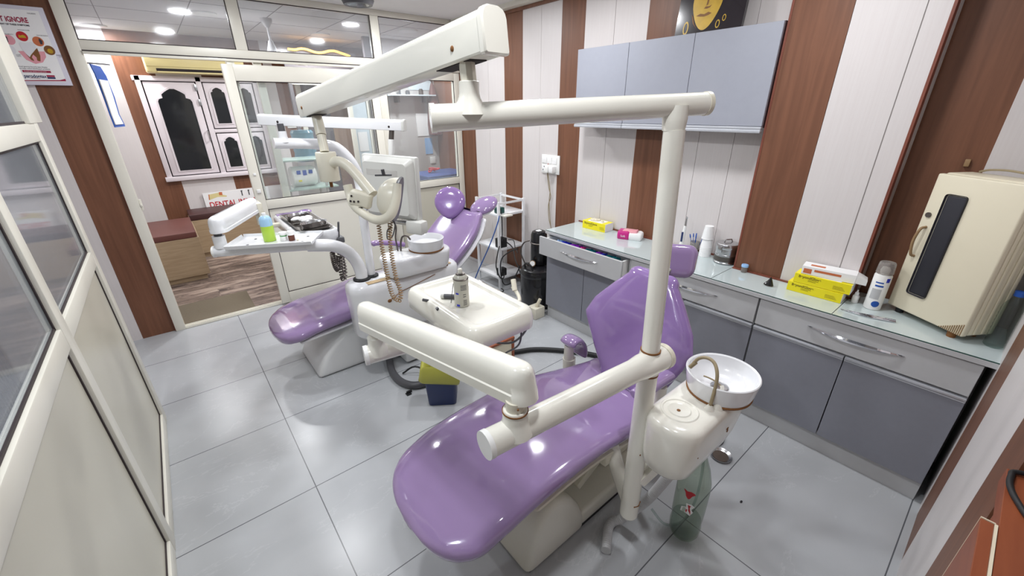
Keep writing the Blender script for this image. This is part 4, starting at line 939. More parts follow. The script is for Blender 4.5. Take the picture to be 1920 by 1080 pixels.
# ---- far lamp arm
l2 = thing('dental_lamp', 'white curved lamp arm rising above the far chair, its head hidden behind the monitor', 'lamp', (0.82, 2.36, 1.09))
build('lamp_pole', MB().tube([(0.819, 2.362, 1.09), (0.832, 2.385, 1.15), (0.856, 2.43, 1.22), (0.858, 2.46, 1.295), (0.83, 2.475, 1.375), (0.775, 2.47, 1.44), (0.70, 2.44, 1.468), (0.60, 2.435, 1.48), (0.455, 2.43, 1.49)], [0.024, 0.026, 0.031, 0.032, 0.032, 0.031, 0.029, 0.026, 0.026], 24, smooth=6), 'unit_white', l2)
build('pivot_socket', MB().lathe([(0.03, 1.492), (0.024, 1.505), (0.02, 1.52), (0.02, 1.545)], (0.505, 2.432, 0), n=24), 'unit_white', l2)
build('pivot_pin', MB().cyl((0.505, 2.432, 1.54), (0.505, 2.432, 1.58), 0.016), 'dkgrey', l2)
build('spring_arm', box_arm((0.440, 2.52, 1.600), (0.992, 2.075, 1.566), 0.028, 0.052), 'unit_white', l2)
build('arm_bolt', MB().sph((0.497, 2.440, 1.588), 0.006, n=10).sph((0.925, 2.096, 1.560), 0.006, n=10), 'dark_gap', l2)
build('arm_end_cap', box_arm((0.992, 2.075, 1.566), (0.998, 2.07, 1.5655), 0.030, 0.056), 'monitor', l2)
build('drop_rod', MB().tube([(0.945, 2.11, 1.55), (0.935, 2.11, 1.495)], 0.013, 12), 'dark_steel', l2)
build('rod_clip', MB().tube([(0.935, 2.11, 1.50), (0.930, 2.112, 1.44), (0.928, 2.12, 1.40)], [0.016, 0.015, 0.011], 14), 'white', l2)
build('lamp_head', MB().sph((1.0, 2.29, 1.33), 0.07, sc=(1.0, 0.7, 0.6), n=20).tube([(0.928, 2.12, 1.405), (0.945, 2.17, 1.38), (0.98, 2.26, 1.345)], 0.011, 12), 'unit_white', l2)

# ---- monitor on the far unit
mo = thing('monitor', 'pale grey flat monitor seen from behind on the far unit, vented rear cover', 'monitor', (0.915, 2.10, 1.13))
mR = Vector((0.455, -0.89, 0)).normalized(); mN = Vector((-0.89, -0.455, 0)).normalized()   # mN points at the viewer
mc = Vector((0.892, 2.078, 1.277)); mm = Matrix(((mR.x, -mN.x, 0, mc.x), (mR.y, -mN.y, 0, mc.y), (0, 0, 1, mc.z), (0, 0, 0, 1))) @ Matrix.Rotation(0.03, 4, 'Y')
body = MB().box(-0.168, 0.168, -0.012, 0.024, -0.172, 0.150, 0.008, mtx=mm)
build('monitor_frame', body, 'monitor', mo)
bz = []
for y, k, r in ((-0.010, 1.0, 0.02), (-0.022, 0.985, 0.02), (-0.034, 0.90, 0.02), (-0.048, 0.84, 0.02)):
    bz.append([mm @ Vector((x, y, z)) for x, z, _ in rect_loop(0, -0.010, 0.160*k, 0.154*k, r, 0, 4)])
build('rear_cover', MB().loft(bz), 'monitor', mo)
vs = MB()
for k in range(26):
    for j in range(4): vs.box(-0.11+0.0075*k, -0.107+0.0075*k, -0.0495, -0.047, 0.055+0.008*j, 0.060+0.008*j, mtx=mm)
build('vent_slots', vs, 'greywall', mo)
build('screen', MB().box(-0.152, 0.152, 0.024, 0.0255, -0.145, 0.135, mtx=mm), 'night', mo)
build('rating_label', MB().box(0.045, 0.075, -0.0495, -0.0478, -0.09, -0.055, mtx=mm), 'paper', mo)
build('label_code', MB().box(0.047, 0.058, -0.0502, -0.0494, -0.078, -0.062, mtx=mm), 'suit_blue', mo)
build('monitor_bracket', MB().box(0.02, 0.12, -0.03, 0.01, -0.196, -0.178, 0.004, mtx=mm).tube([tuple(mm @ Vector((0.0, 0.03, -0.14))), (0.89, 2.28, 1.13), (0.835, 2.385, 1.11)], 0.012, 12), 'steel', mo)
build('monitor_foot', MB().box(0.10, 0.20, -0.045, 0.02, -0.235, -0.165, 0.012, mtx=mm), 'monitor', mo)

# ================================================================ WORKTOP AND CABINETS
FX = 2.20
def handle_mb(x, y0, y1, z, bow=0.03):
    ym = (y0+y1)/2
    mb = MB(); R = []
    for i in range(17):
        t = i/16; y = y0+(y1-y0)*t; k = math.sin(PI*t); w = 0.002 + 0.008*k; d = bow*k**0.7
        R.append([(x-0.001-d, y, z+w), (x-0.006-d, y, z), (x-0.001-d, y, z-w), (x+0.003-d*0.96, y, z-w*0.6), (x+0.003-d*0.96, y, z+w*0.6)])
    mb.loft(R)
    return mb
def cabinet(label, y0, y1, open_by=0.0, hy=None):
    t = thing('base_cabinet', label, 'cabinet', (2.32, (y0+y1)/2, 0), 'base cabinets under the glass worktop')
    c = MB()
    c.box(2.218, 2.44, y0+0.002, y0+0.018, 0.11, 0.735).box(2.218, 2.44, y1-0.018, y1-0.002, 0.11, 0.735).box(2.218, 2.44, y0+0.018, y1-0.018, 0.11, 0.126).box(2.425, 2.44, y0+0.018, y1-0.018, 0.126, 0.735).box(2.218, 2.425, y0+0.018, y1-0.018, 0.565, 0.58)
    build('carcass', c, 'grey_lam', t)
    build('plinth', MB().box(2.228, 2.42, y0+0.001, y1-0.001, 0, 0.11), 'grey_lam', t)
    ym = (y0+y1)/2 + (0.0 if open_by == 0 else -0.005)
    for a, b in ((y0+0.003, ym-0.002), (ym+0.002, y1-0.003)):
        d = build('door', MB().box(FX, 2.217, a, b, 0.113, 0.553, 0.001, seg=1), 'dgrey_lam', t)
        build('door_rail', MB().box(FX-0.003, 2.217, a, b, 0.554, 0.562, 0.001, seg=1).box(FX-0.008, 2.217, a, b, 0.564, 0.576, 0.003), 'rail', d)
    dx = -open_by
    f = build('drawer', MB().box(FX+dx, 2.217+dx, y0+0.003, y1-0.003, 0.586, 0.729, 0.0015, seg=1), 'grey_lam', t)
    bx_ = MB().box(2.217+dx, 2.40+dx, y0+0.03, y0+0.042, 0.60, 0.712).box(2.217+dx, 2.40+dx, y1-0.042, y1-0.03, 0.60, 0.712).box(2.217+dx, 2.40+dx, y0+0.042, y1-0.042, 0.60, 0.606).box(2.39+dx, 2.40+dx, y0+0.042, y1-0.042, 0.606, 0.712)
    build('drawer_box', bx_, 'white', f)
    if hy: build('handle', handle_mb(FX+dx, hy[0], hy[1], 0.668), 'chrome', f)
    return t
cabinet('grey base cabinet with its packed top drawer pulled open, near the compressor', 1.463, 2.247, 0.088, (1.665, 2.015))
cabinet('grey base cabinet behind the near chair, between its two neighbours, drawer shut', 0.672, 1.460, 0, (0.88, 1.24))
cabinet('grey base cabinet by the near wall under the cream sterilizer, long bowed handle', -0.132, 0.669, 0, (0.085, 0.44))
wt = thing('worktop', 'continuous grey worktop with glass sheets over the three base cabinets', 'worktop', (2.36, 1.05, 0.735))
outl = [(2.188, -0.160), (2.588, -0.160), (2.588, 0.350), (2.447, 0.350), (2.447, 0.928), (2.588, 0.928), (2.588, 2.258), (2.188, 2.258)]
build('slab', MB().prism(outl, lambda x, y: (x, y, 0.735), lambda x, y: (x, y, 0.757), 0.0012, seg=1), 'grey_lam', wt)
for o in ([(2.190, 0.932), (2.586, 0.932), (2.586, 2.256), (2.190, 2.256)], [(2.190, 0.366), (2.444, 0.366), (2.444, 0.929), (2.190, 0.929)], [(2.190, -0.158), (2.586, -0.158), (2.586, 0.348), (2.444, 0.348), (2.444, 0.363), (2.190, 0.363)]):
    g = build('glass_sheet', MB().prism(o, lambda x, y: (x, y, 0.7585), lambda x, y: (x, y, 0.7625)), ['glass_top', 'glass_edge'], wt)
    for p in g.data.polygons:
        if abs(p.normal.z) < 0.5: p.material_index = 1
build('back_fillet', MB().box(2.576, 2.588, 0.93, 2.26, 0.7626, 0.772).box(2.436, 2.449, 0.36, 0.925, 0.7626, 0.770), 'red_edge', wt)
WZ = 0.7627

# wall cabinet
wc = thing('wall_cabinet', 'pale blue-grey three-door wall cabinet above the worktop', 'wall cabinet', (2.51, 1.58, 1.505))
CX, CY0, CY1, CZ0, CZ1 = 2.43, 0.931, 2.225, 1.505, 2.008
build('carcass', MB().box(CX+0.016, 2.585, CY0, CY1, CZ0+0.03, CZ1), 'cab_side', wc)
for a, b in ((CY0+0.002, 1.370), (1.373, 1.800), (1.803, CY1)):
    d = build('door', MB().box(CX, CX+0.015, a, b, CZ0+0.037, CZ1-0.001, 0.0012, seg=1), 'cab_grey', wc)
    build('door_rail', MB().box(CX-0.004, CX+0.02, a, b, CZ0+0.022, CZ0+0.035, 0.002).box(CX-0.008, CX+0.02, a, b, CZ0+0.004, CZ0+0.021, 0.003), 'rail', d)

# golden face picture standing on the wall cabinet
pc = thing('picture', 'black canvas picture of a golden painted face on top of the wall cabinet', 'picture', (2.51, 1.345, CZ1))
pn = Vector((-1, 0, 0.12)).normalized(); pr_ = Vector((0, -1, 0)); pu = pr_.cross(pn) * -1
pu = pn.cross(pr_)
if pu.z < 0: pu = -pu
p0 = Vector((2.49, 1.535, CZ1+0.002))
def PP(u, v, d=0): return p0 + pr_*u + pu*v + pn*d
cv = MB().loft([[PP(0, 0), PP(0.375, 0), PP(0.375, 0.40), PP(0, 0.40)], [PP(0, 0, -0.022), PP(0.375, 0, -0.022), PP(0.375, 0.40, -0.022), PP(0, 0.40, -0.022)]])
build('canvas', cv, 'canvas', pc)
def blob(pts): return pts
fc = MB()
pts = [(0.165 + 0.083*math.cos(a)*(1 if math.sin(a) > -0.2 else 1-0.25*(-math.sin(a)-0.2)), 0.165 + (0.14 if math.sin(a) > 0 else 0.150)*math.sin(a)) for a in [2*PI*k/48 for k in range(48)]]
poly(fc, pts, p0, pr_, pu, 0.0010)
build('painted_face', fc, 'gold', pc)
ft = MB()
for P in ([(0.112, 0.088), (0.135, 0.097), (0.158, 0.092), (0.180, 0.100), (0.200, 0.092), (0.182, 0.084), (0.160, 0.080), (0.135, 0.083)],       # parted lips
          [(0.150, 0.118), (0.158, 0.128), (0.178, 0.126), (0.192, 0.132), (0.183, 0.120), (0.168, 0.116)],       # nostril shade
          [(0.160, 0.13), (0.166, 0.20), (0.176, 0.205), (0.170, 0.135)],
          [(0.098, 0.195), (0.125, 0.188), (0.152, 0.200), (0.126, 0.197)], [(0.19, 0.205), (0.215, 0.198), (0.236, 0.208), (0.214, 0.206)],
          [(0.09, 0.232), (0.12, 0.252), (0.155, 0.24), (0.12, 0.245)], [(0.19, 0.245), (0.222, 0.258), (0.244, 0.24), (0.222, 0.25)],
          [(0.085, 0.10), (0.10, 0.055), (0.13, 0.025), (0.11, 0.05), (0.096, 0.085)]):
    poly(ft, P, p0, pr_, pu, 0.0016)
build('painted_features', ft, 'dkgold', pc)
lp = MB()
for P in ([(0.138, 0.074), (0.16, 0.066), (0.182, 0.076), (0.160, 0.079)],):
    poly(lp, P, p0, pr_, pu, 0.0018)
for c, rx, ry in (((0.063, 0.035), 0.016, 0.034), ((0.262, 0.175), 0.014, 0.018), ((0.285, 0.195), 0.012, 0.02), ((0.245, 0.035), 0.012, 0.02), ((0.275, 0.06), 0.010, 0.016)):
    n = 20
    A = [lp.bm.verts.new(PP(c[0]+rx*math.cos(2*PI*k/n), c[1]+ry*math.sin(2*PI*k/n), 0.0014)) for k in range(n)]
    B = [lp.bm.verts.new(PP(c[0]+rx*0.62*math.cos(2*PI*k/n), c[1]+ry*0.72*math.sin(2*PI*k/n), 0.0014)) for k in range(n)]
    for k in range(n): lp.bm.faces.new((A[k], A[(k+1) % n], B[(k+1) % n], B[k]))
build('painted_ornament', lp, 'gold', pc)

# socket plate with plugs
sp = thing('socket_plate', 'white switch and socket plate on the wall between panels with plugs in', 'socket', (2.585, 2.62, 1.115))
build('plate', MB().box(2.578, 2.589, 2.512, 2.728, 1.115, 1.270, 0.003), 'white', sp)
for k in range(3): build('switch', MB().box(2.572, 2.578, 2.540+0.062*k, 2.590+0.062*k, 1.200, 1.252, 0.002), 'paper', sp)
so = build('socket', MB().box(2.575, 2.578, 2.66, 2.72, 1.128, 1.190, 0.002), 'paper', sp)
build('socket_holes', MB().box(2.5742, 2.576, 2.686, 2.696, 1.166, 1.176).box(2.5742, 2.576, 2.672, 2.680, 1.138, 1.15).box(2.5742, 2.576, 2.700, 2.708, 1.138, 1.15), 'dkgrey', so)
build('plug', MB().box(2.535, 2.578, 2.608, 2.65, 1.125, 1.182, 0.008), 'white', sp)
build('plug', MB().box(2.528, 2.578, 2.545, 2.592, 1.128, 1.185, 0.010), 'paper', sp)
build('neon', MB().sph((2.571, 2.638, 1.196), 0.004, n=8), 'red', sp)
wb = tag(build('power_wire', MB().tube([(2.555, 2.63, 1.127), (2.57, 2.635, 1.06), (2.572, 2.62, 0.99), (2.575, 2.60, 0.92), (2.575, 2.625, 0.84), (2.572, 2.61, 0.72), (2.57, 2.575, 0.63), (2.565, 2.56, 0.50)], 0.0035, n=8, smooth=6).tube([(2.556, 2.625, 1.127), (2.566, 2.615, 1.05), (2.57, 2.605, 0.97), (2.573, 2.615, 0.90), (2.573, 2.612, 0.83), (2.57, 2.59, 0.70), (2.568, 2.57, 0.60)], 0.003, n=8, smooth=6), 'wire_tan'), 'twisted tan wire hanging down the wall from the white socket plate', 'wire')

# ================================================================ THINGS ON THE WORKTOP
def glove_box(label, x0, x1, y0, y1, z0, h, rotz, group, gloves=False, opened=True):
    t = thing('glove_box', label, 'box', ((x0+x1)/2, (y0+y1)/2, z0), group)
    cx, cy = (x0+x1)/2, (y0+y1)/2; m = Matrix.Translation((cx, cy, z0)) @ Matrix.Rotation(rotz, 4, 'Z'); w_, d_ = (x1-x0)/2, (y1-y0)/2
    b = MB().box(-w_, w_, -d_, d_, 0, h, 0.0012, seg=1, mtx=m)
    o = build('carton', b, ['yellow', 'paper'], t)
    for p in o.data.polygons:
        if p.normal.y < -0.7: p.material_index = 1
    L = lambda u, v: m @ Vector((-w_, d_-u, v))
    R = (m.to_3x3() @ Vector((0, -1, 0))); 
    text('brand_print', 'BeyondGlove', h*0.36, L(0.018, h*0.62), R, (0, 0, 1), 'ink_brown', t, bold=0.0005)
    q = MB()
    for k in range(2): poly(q, [(0.06-0.01*k*0, h*(0.50-0.13*k)), (0.105-0.01*k, h*(0.50-0.13*k)), (0.105-0.01*k, h*(0.54-0.13*k)), (0.062, h*(0.54-0.13*k))], L(0, 0), R, (0, 0, 1))
    for k in range(4): poly(q, [(0.165, h*(0.24+0.10*k)), (0.215-0.004*k, h*(0.24+0.10*k)), (0.215-0.004*k, h*(0.265+0.10*k)), (0.165, h*(0.265+0.10*k))], L(0, 0), R, (0, 0, 1))
    build('small_print', q, 'ink_brown', t)
    build('top_panel', MB().box(-w_*0.8, w_*0.8, -d_*0.62, d_*0.62, h, h+0.0008, mtx=m), 'paper', t)
    if gloves:
        gm = MB()
        rnd = random.Random(3)
        for k in range(11):
            gm.sph(m @ Vector((rnd.uniform(-0.02, 0.02), rnd.uniform(-0.05, 0.05), h+0.006)), 0.012, sc=(1, 1.5, 0.9), n=10, mtx=Matrix.Rotation(rnd.uniform(0, 3), 4, 'Z'))
        build('glove_tufts', gm, 'cream', t)
    return t
glove_box('yellow and white glove box at the far end of the worktop, pale gloves poking out', 2.462, 2.566, 1.897, 2.115, WZ, 0.062, 0.05, 'yellow glove boxes', True)
glove_box('lower of the two yellow glove boxes stacked by the pillar', 2.342, 2.430, 0.372, 0.606, WZ, 0.049, 0.02, 'yellow glove boxes')
glove_box('upper of the two stacked yellow glove boxes, under the white carton', 2.346, 2.434, 0.352, 0.588, WZ+0.0505, 0.049, 0.045, 'yellow glove boxes')
wbx = thing('carton', 'white carton with brown print lying askew on the stacked yellow glove boxes', 'box', (2.40, 0.455, WZ+0.101))
mw = Matrix.Translation((2.398, 0.462, WZ+0.1015)) @ Matrix.Rotation(0.13, 4, 'Z') @ Matrix.Rotation(-0.0, 4, 'X')
build('box_body', MB().box(-0.04, 0.04, -0.108, 0.108, 0, 0.042, 0.001, seg=1, mtx=mw), 'paper', wbx)
R3 = mw.to_3x3() @ Vector((0, -1, 0)); L3 = lambda u, v: mw @ Vector((-0.04, 0.108-u, v))
q = MB(); poly(q, [(0.008, 0.006), (0.042, 0.006), (0.042, 0.030), (0.008, 0.030)], L3(0, 0), R3, (0, 0, 1)); poly(q, [(0.052, 0.020), (0.16, 0.020), (0.16, 0.031), (0.052, 0.031)], L3(0, 0), R3, (0, 0, 1)); poly(q, [(0.03, 0.02), (0.09, 0.02), (0.09, 0.045), (0.03, 0.045)], L3(0, 0.042), R3, mw.to_3x3() @ Vector((1, 0, 0)))
build('brown_print', q, 'orange', wbx)
build('open_flap', MB().loft([[mw @ Vector(p) for p in ((-0.038, -0.108, 0.004), (0.038, -0.108, 0.004), (0.038, -0.108, 0.040), (-0.038, -0.108, 0.040))], [mw @ Vector(p) for p in ((-0.030, -0.150, 0.0), (0.038, -0.146, -0.002), (0.038, -0.146, 0.022), (-0.030, -0.150, 0.024))]], cap=False), 'white', wbx)
# tissue pack
tp = thing('tissue_pack', 'magenta and white soft tissue pack on the worktop behind the open drawer', 'tissues', (2.49, 1.68, WZ))
mt_ = Matrix.Translation((2.492, 1.683, WZ)) @ Matrix.Rotation(0.38, 4, 'Z')
def pillow(x0, x1, y0, y1, h, m, puff=0.006):
    R = []
    for f, k in ((0, 0.94), (0.08, 1.0), (0.5, 1.03), (0.85, 1.0), (0.97, 0.92), (1.0, 0.80)):
        R.append([m @ Vector((p[0], p[1], h*f + (0.004*math.sin(p[1]*90) if f > 0.8 else 0))) for p in rect_loop((x0+x1)/2, (y0+y1)/2, (x1-x0)/2*k, (y1-y0)/2*k, 0.012, 0, 4)])
    return MB().loft(R)
build('tissue_stack', pillow(-0.048, 0.048, -0.085, 0.005, 0.052, mt_), 'paper', tp)
build('printed_wrap', pillow(-0.050, 0.050, 0.000, 0.085, 0.056, mt_), 'magenta', tp)
build('wrap_top', pillow(-0.040, 0.040, -0.07, 0.06, 0.062, mt_), 'sky', tp) if False else build('wrap_top', pillow(-0.036, 0.038, -0.05, 0.06, 0.0635, mt_), 'pink', tp)
Rt = mt_.to_3x3() @ Vector((0, -1, 0))
text('pack_print', 'Soft', 0.022, mt_ @ Vector((-0.053, 0.06, 0.018)), Rt, (0, 0, 1), 'paper', tp)
# curing light in its stand
cl = thing('curing_light', 'white pen-shaped curing light with steel tip standing behind the near headrest', 'curing light', (2.525, 1.305, WZ))
build('stand', MB().lathe([(0.0, 0), (0.028, 0), (0.028, 0.008), (0.016, 0.018), (0.014, 0.05), (0.0, 0.05)], (2.525, 1.305, WZ)), 'white', cl)
build('handle', MB().tube([(2.525, 1.305, WZ+0.045), (2.526, 1.303, WZ+0.10), (2.528, 1.300, WZ+0.165)], [0.012, 0.0125, 0.009], 16, smooth=4), 'white', cl)
build('button_strip', MB().box(2.5105, 2.5135, 1.297, 1.310, WZ+0.06, WZ+0.125, 0.001), 'navy', cl)
build('tip', MB().tube([(2.528, 1.300, WZ+0.165), (2.528, 1.299, WZ+0.20), (2.526, 1.298, WZ+0.222)], [0.0075, 0.005, 0.005], 14).tube([(2.533, 1.305, WZ+0.222), (2.515, 1.293, WZ+0.224), (2.505, 1.285, WZ+0.222)], 0.005, 12), 'steel', cl)
# glass of blue-tipped applicators
cg = thing('tumbler', 'cloudy clear plastic tumbler holding blue-tipped sticks', 'cup', (2.545, 1.225, WZ))
build('tumbler_wall', MB().lathe([(0.0, 0.0), (0.024, 0.0), (0.030, 0.072), (0.0285, 0.072), (0.0235, 0.003), (0.0, 0.003)], (2.545, 1.225, WZ), n=28), 'smoke_cap', cg)
sl = []
for k, (dx, dy, hx_, hy_, hz) in enumerate(((0.0, 0.008, -0.012, 0.035, 0.108), (0.006, -0.004, 0.004, 0.003, 0.118), (-0.008, 0.0, -0.014, -0.006, 0.112), (0.008, -0.01, 0.01, -0.04, 0.095), (-0.004, 0.006, -0.004, 0.018, 0.115))):
    s_ = tag(build('applicator', MB().cyl((2.545+dx, 1.225+dy, WZ+0.005), (2.545+hx_, 1.225+hy_, WZ+hz), 0.0017, n=8).cyl((2.545+hx_*0.9, 1.225+hy_*0.9, WZ+hz-0.014), (2.545+hx_*1.05, 1.225+hy_*1.05, WZ+hz+0.008), 0.0042, 0.003, 10), ['blue']), 'blue-tipped stick standing in the cloudy tumbler behind the headrest', 'applicator', 'blue-tipped sticks in the tumbler')
# paper cups: a nested pile, one more on top
def paper_cup(label, z, k):
    o = build('paper_cup', MB().lathe([(0.034, 0.0), (0.0355, 0.001), (0.0355, 0.003), (0.0345, 0.004), (0.0255, 0.082), (0.0, 0.082), (0.0, 0.0805), (0.0245, 0.0805), (0.033, 0.002)], (2.528, 1.142, z), n=32, cap=False), 'paper', base=(2.528, 1.142, z))
    return tag(o, label, 'cup', 'white paper cups')
c0 = paper_cup('upside-down white paper cup within the ribbed lower pile beside the steel drum', WZ, 0)
for k in range(1, 7):
    copy_thing(c0, (0, 0, 0.0095*k), 'upside-down white paper cup within the ribbed lower pile beside the steel drum', 'white paper cups')
copy_thing(c0, (0.001, 0.002, 0.0095*6+0.056), 'topmost white paper cup perched above the nested pile', 'white paper cups')
# steel drum
sd_ = thing('steel_drum', 'round lidded steel instrument drum partly behind the brown pillar', 'drum', (2.505, 1.005, WZ))
build('body', MB().lathe([(0.0, 0.0), (0.060, 0.0), (0.064, 0.004), (0.064, 0.010), (0.0615, 0.013), (0.0615, 0.052), (0.0635, 0.054), (0.0635, 0.059), (0.0615, 0.061), (0.0615, 0.098), (0.0, 0.098)], (2.505, 1.005, WZ), n=48), 'steel', sd_)
build('lid', MB().lathe([(0.064, 0.094), (0.0655, 0.098), (0.0655, 0.118), (0.062, 0.124), (0.045, 0.128), (0.0, 0.130)], (2.505, 1.005, WZ), n=48), 'steel', sd_)
build('clasp', MB().box(2.435, 2.443, 1.005, 1.03, WZ+0.075, WZ+0.112, 0.002), 'steel', sd_)
build('vent_slide', MB().lathe([(0.0618, 0.018), (0.0632, 0.018), (0.0632, 0.048), (0.0618, 0.048)], (2.505, 1.005, WZ), n=48), 'dark_steel', sd_)
build('lid_knob', MB().tube([(2.485, 1.02, WZ+0.128), (2.49, 1.015, WZ+0.145), (2.52, 0.995, WZ+0.145), (2.525, 0.99, WZ+0.128)], 0.004, n=8), 'steel', sd_)
sj = thing('sample_jar', 'tiny clear jar with a pale blue lid in front of the brown pillar', 'jar', (2.425, 0.855, WZ))
build('jar_body', MB().lathe([(0.0, 0.0), (0.0155, 0.0), (0.0165, 0.003), (0.0165, 0.032), (0.0, 0.032)], (2.425, 0.855, WZ), n=24), 'smoke_cap', sj)
build('jar_lid', MB().lathe([(0.0, 0.0325), (0.0185, 0.0325), (0.0185, 0.044), (0.017, 0.046), (0.0, 0.046)], (2.425, 0.855, WZ), n=24), 'sky', sj)
bh = MB()
for k in range(9):
    a = -1.0+0.25*k
    bh.tube([(2.328, 0.682, WZ+0.046), (2.328-0.008*math.cos(a*1.4), 0.682-0.010*math.sin(a), WZ+0.022), (2.326-0.018*math.cos(a*1.2), 0.684-0.026*math.sin(a), WZ+0.003)], [0.0025, 0.0045, 0.0035], 8)
tag(build('brush_tip', bh, 'black'), 'small dark fan-shaped bristle tip standing on the glass left of the yellow boxes', 'brush')
db = thing('dropper_bottle', 'little white dropper bottle between the yellow boxes and the spray can', 'bottle', (2.415, 0.334, WZ))
build('bottle_body', MB().lathe([(0.0, 0.0), (0.0125, 0.0), (0.0135, 0.003), (0.0135, 0.034), (0.010, 0.040), (0.0, 0.040)], (2.415, 0.334, WZ), n=20), 'white', db)
build('nozzle', MB().lathe([(0.0, 0.0405), (0.009, 0.0405), (0.008, 0.052), (0.004, 0.056), (0.0025, 0.066), (0.0, 0.066)], (2.415, 0.334, WZ), n=20), 'paper', db)
s2 = thing('spray_can', 'white spray can with a blue disc and clear cap beside the cream sterilizer', 'spray can', (2.405, 0.265, WZ))
cx, cy = 2.405, 0.265
build('can_body', MB().lathe([(0.0, 0.0), (0.030, 0.0), (0.0325, 0.003), (0.0325, 0.165), (0.029, 0.174), (0.0, 0.174)], (cx, cy, WZ), n=40), 'white', s2)
build('cap', MB().lathe([(0.0, 0.176), (0.031, 0.176), (0.0325, 0.178), (0.030, 0.224), (0.027, 0.228), (0.0, 0.228)], (cx, cy, WZ), n=40), 'smoke_cap', s2)
build('valve', MB().lathe([(0.0, 0.175), (0.012, 0.175), (0.014, 0.19), (0.010, 0.205), (0.0, 0.206)], (cx, cy, WZ), n=20), 'white', s2)
def can_patch(cx, cy, r, a0, a1, z0, z1, n=10, skew=0.0):
    mb = MB(); R = []
    for i in range(n+1):
        a = a0+(a1-a0)*i/n; R.append([(cx+r*math.cos(a), cy+r*math.sin(a), z0+skew*i/n), (cx+r*math.cos(a), cy+r*math.sin(a), z1+skew*i/n)])
    for p, q in zip(R[:-1], R[1:]): mb.quad(p[0], q[0], q[1], p[1])
    return mb
va = math.atan2(-cy, -cx)
cd = MB()
def cyl_disc(mb, cx, cy, r, ac, zc, ra, rz, rings=4, n=24):
    c_ = mb.bm.verts.new((cx+r*math.cos(ac), cy+r*math.sin(ac), zc)); prev = None
    for j in range(1, rings+1):
        f = j/rings
        row = [mb.bm.verts.new((cx+r*math.cos(ac+ra*f*math.cos(2*PI*k/n)), cy+r*math.sin(ac+ra*f*math.cos(2*PI*k/n)), zc+rz*f*math.sin(2*PI*k/n))) for k in range(n)]
        for k in range(n):
            if prev is None: mb.bm.faces.new((c_, row[k], row[(k+1) % n]))
            else: mb.bm.faces.new((prev[k], row[k], row[(k+1) % n], prev[(k+1) % n]))
        prev = row
cyl_disc(cd, cx, cy, 0.0329, va+0.25, WZ+0.032, 0.46, 0.0150)
build('blue_disc', cd, 'blue', s2)
build('blue_band', can_patch(cx, cy, 0.0329, va-0.55, va+0.35, WZ+0.133, WZ+0.139, skew=0.0), 'blue', s2)
build('brand_print', can_patch(cx, cy, 0.0329, va-0.5, va+0.45, WZ+0.116, WZ+0.124), 'blue', s2)
build('corner_print', can_patch(cx, cy, 0.0329, va+0.55, va+1.0, WZ+0.140, WZ+0.160), 'bluepk', s2)
build('fine_print', can_patch(cx, cy, 0.0328, va-0.7, va+0.4, WZ+0.055, WZ+0.105), 'grey_lam', s2)
tw = thing('tweezers', 'steel dental tweezers lying on the glass before the cream sterilizer', 'tweezers', (2.285, 0.255, WZ))
build('tweezer_arm', MB().tube([(2.270, 0.352, WZ+0.004), (2.278, 0.31, WZ+0.004), (2.284, 0.25, WZ+0.006), (2.312, 0.162, WZ+0.005)], [0.0016, 0.0022, 0.0042, 0.0045], 8, smooth=4), 'chrome', tw)
build('tweezer_arm', MB().tube([(2.274, 0.350, WZ+0.004), (2.268, 0.30, WZ+0.004), (2.272, 0.24, WZ+0.005), (2.300, 0.160, WZ+0.005)], [0.0016, 0.0022, 0.0042, 0.0045], 8, smooth=4), 'chrome', tw)
# cream sterilizer cabinet, turned towards the room
uv = thing('sterilizer_cabinet', 'cream metal sterilizer cabinet with a dark slot window on the worktop end', 'sterilizer', (2.40, 0.045, WZ))
FR = Vector((2.447, 0.223, 0)); FL = Vector((2.273, -0.040, 0)); fr_ = (FL-FR).normalized(); bk_ = Vector((-fr_.y, fr_.x, 0))
if bk_.x < 0: bk_ = -bk_
wU = (FL-FR).length; Z0, Z1 = WZ+0.026, WZ+0.622
def UV(u, d, z): return FR + fr_*u + bk_*d + Vector((0, 0, z))
mU = Matrix(((fr_.x, bk_.x, 0, FR.x), (fr_.y, bk_.y, 0, FR.y), (0, 0, 1, 0), (0, 0, 0, 1)))
build('housing', MB().box(0.004, wU-0.002, 0.026, 0.145, Z0, Z1, 0.01, seg=3, mtx=mU), 'cream', uv)
dU = build('door', MB().box(0, wU, 0.0, 0.024, Z0, Z1-0.004, 0.006, seg=3, mtx=mU), 'cream', uv)
build('window_slot', MB().box(0.062, 0.142, -0.003, 0.004, Z0+0.085, Z1-0.075, 0.012, seg=3, mtx=mU), 'slot', dU)
build('lock', MB().cyl(UV(0.026, 0.002, Z0+0.425), UV(0.026, -0.006, Z0+0.425), 0.0105, n=20), 'dark_steel', dU)
build('handle', MB().tube([UV(0.034, 0.0, Z0+0.375), UV(0.032, -0.022, Z0+0.365), UV(0.026, -0.026, Z0+0.31), UV(0.030, -0.018, Z0+0.255), UV(0.032, 0.0, Z0+0.245)], 0.0055, n=10, smooth=4), 'coil', dU)
rb = MB()
for k in range(12):
    rb.tube([UV(wU-0.085+0.007*k, -0.0012, Z0+0.003), UV(wU-0.085+0.007*k, -0.0012, Z0+0.006+0.0042*k)], 0.0018, n=5)
build('corner_ribs', rb, 'coil', dU)
for k in range(3): build('side_groove', MB().box(wU-0.002, wU+0.003, 0.045+0.035*k, 0.058+0.035*k, Z0+0.01, Z1-0.012, 0.002, mtx=mU), 'cream', uv)
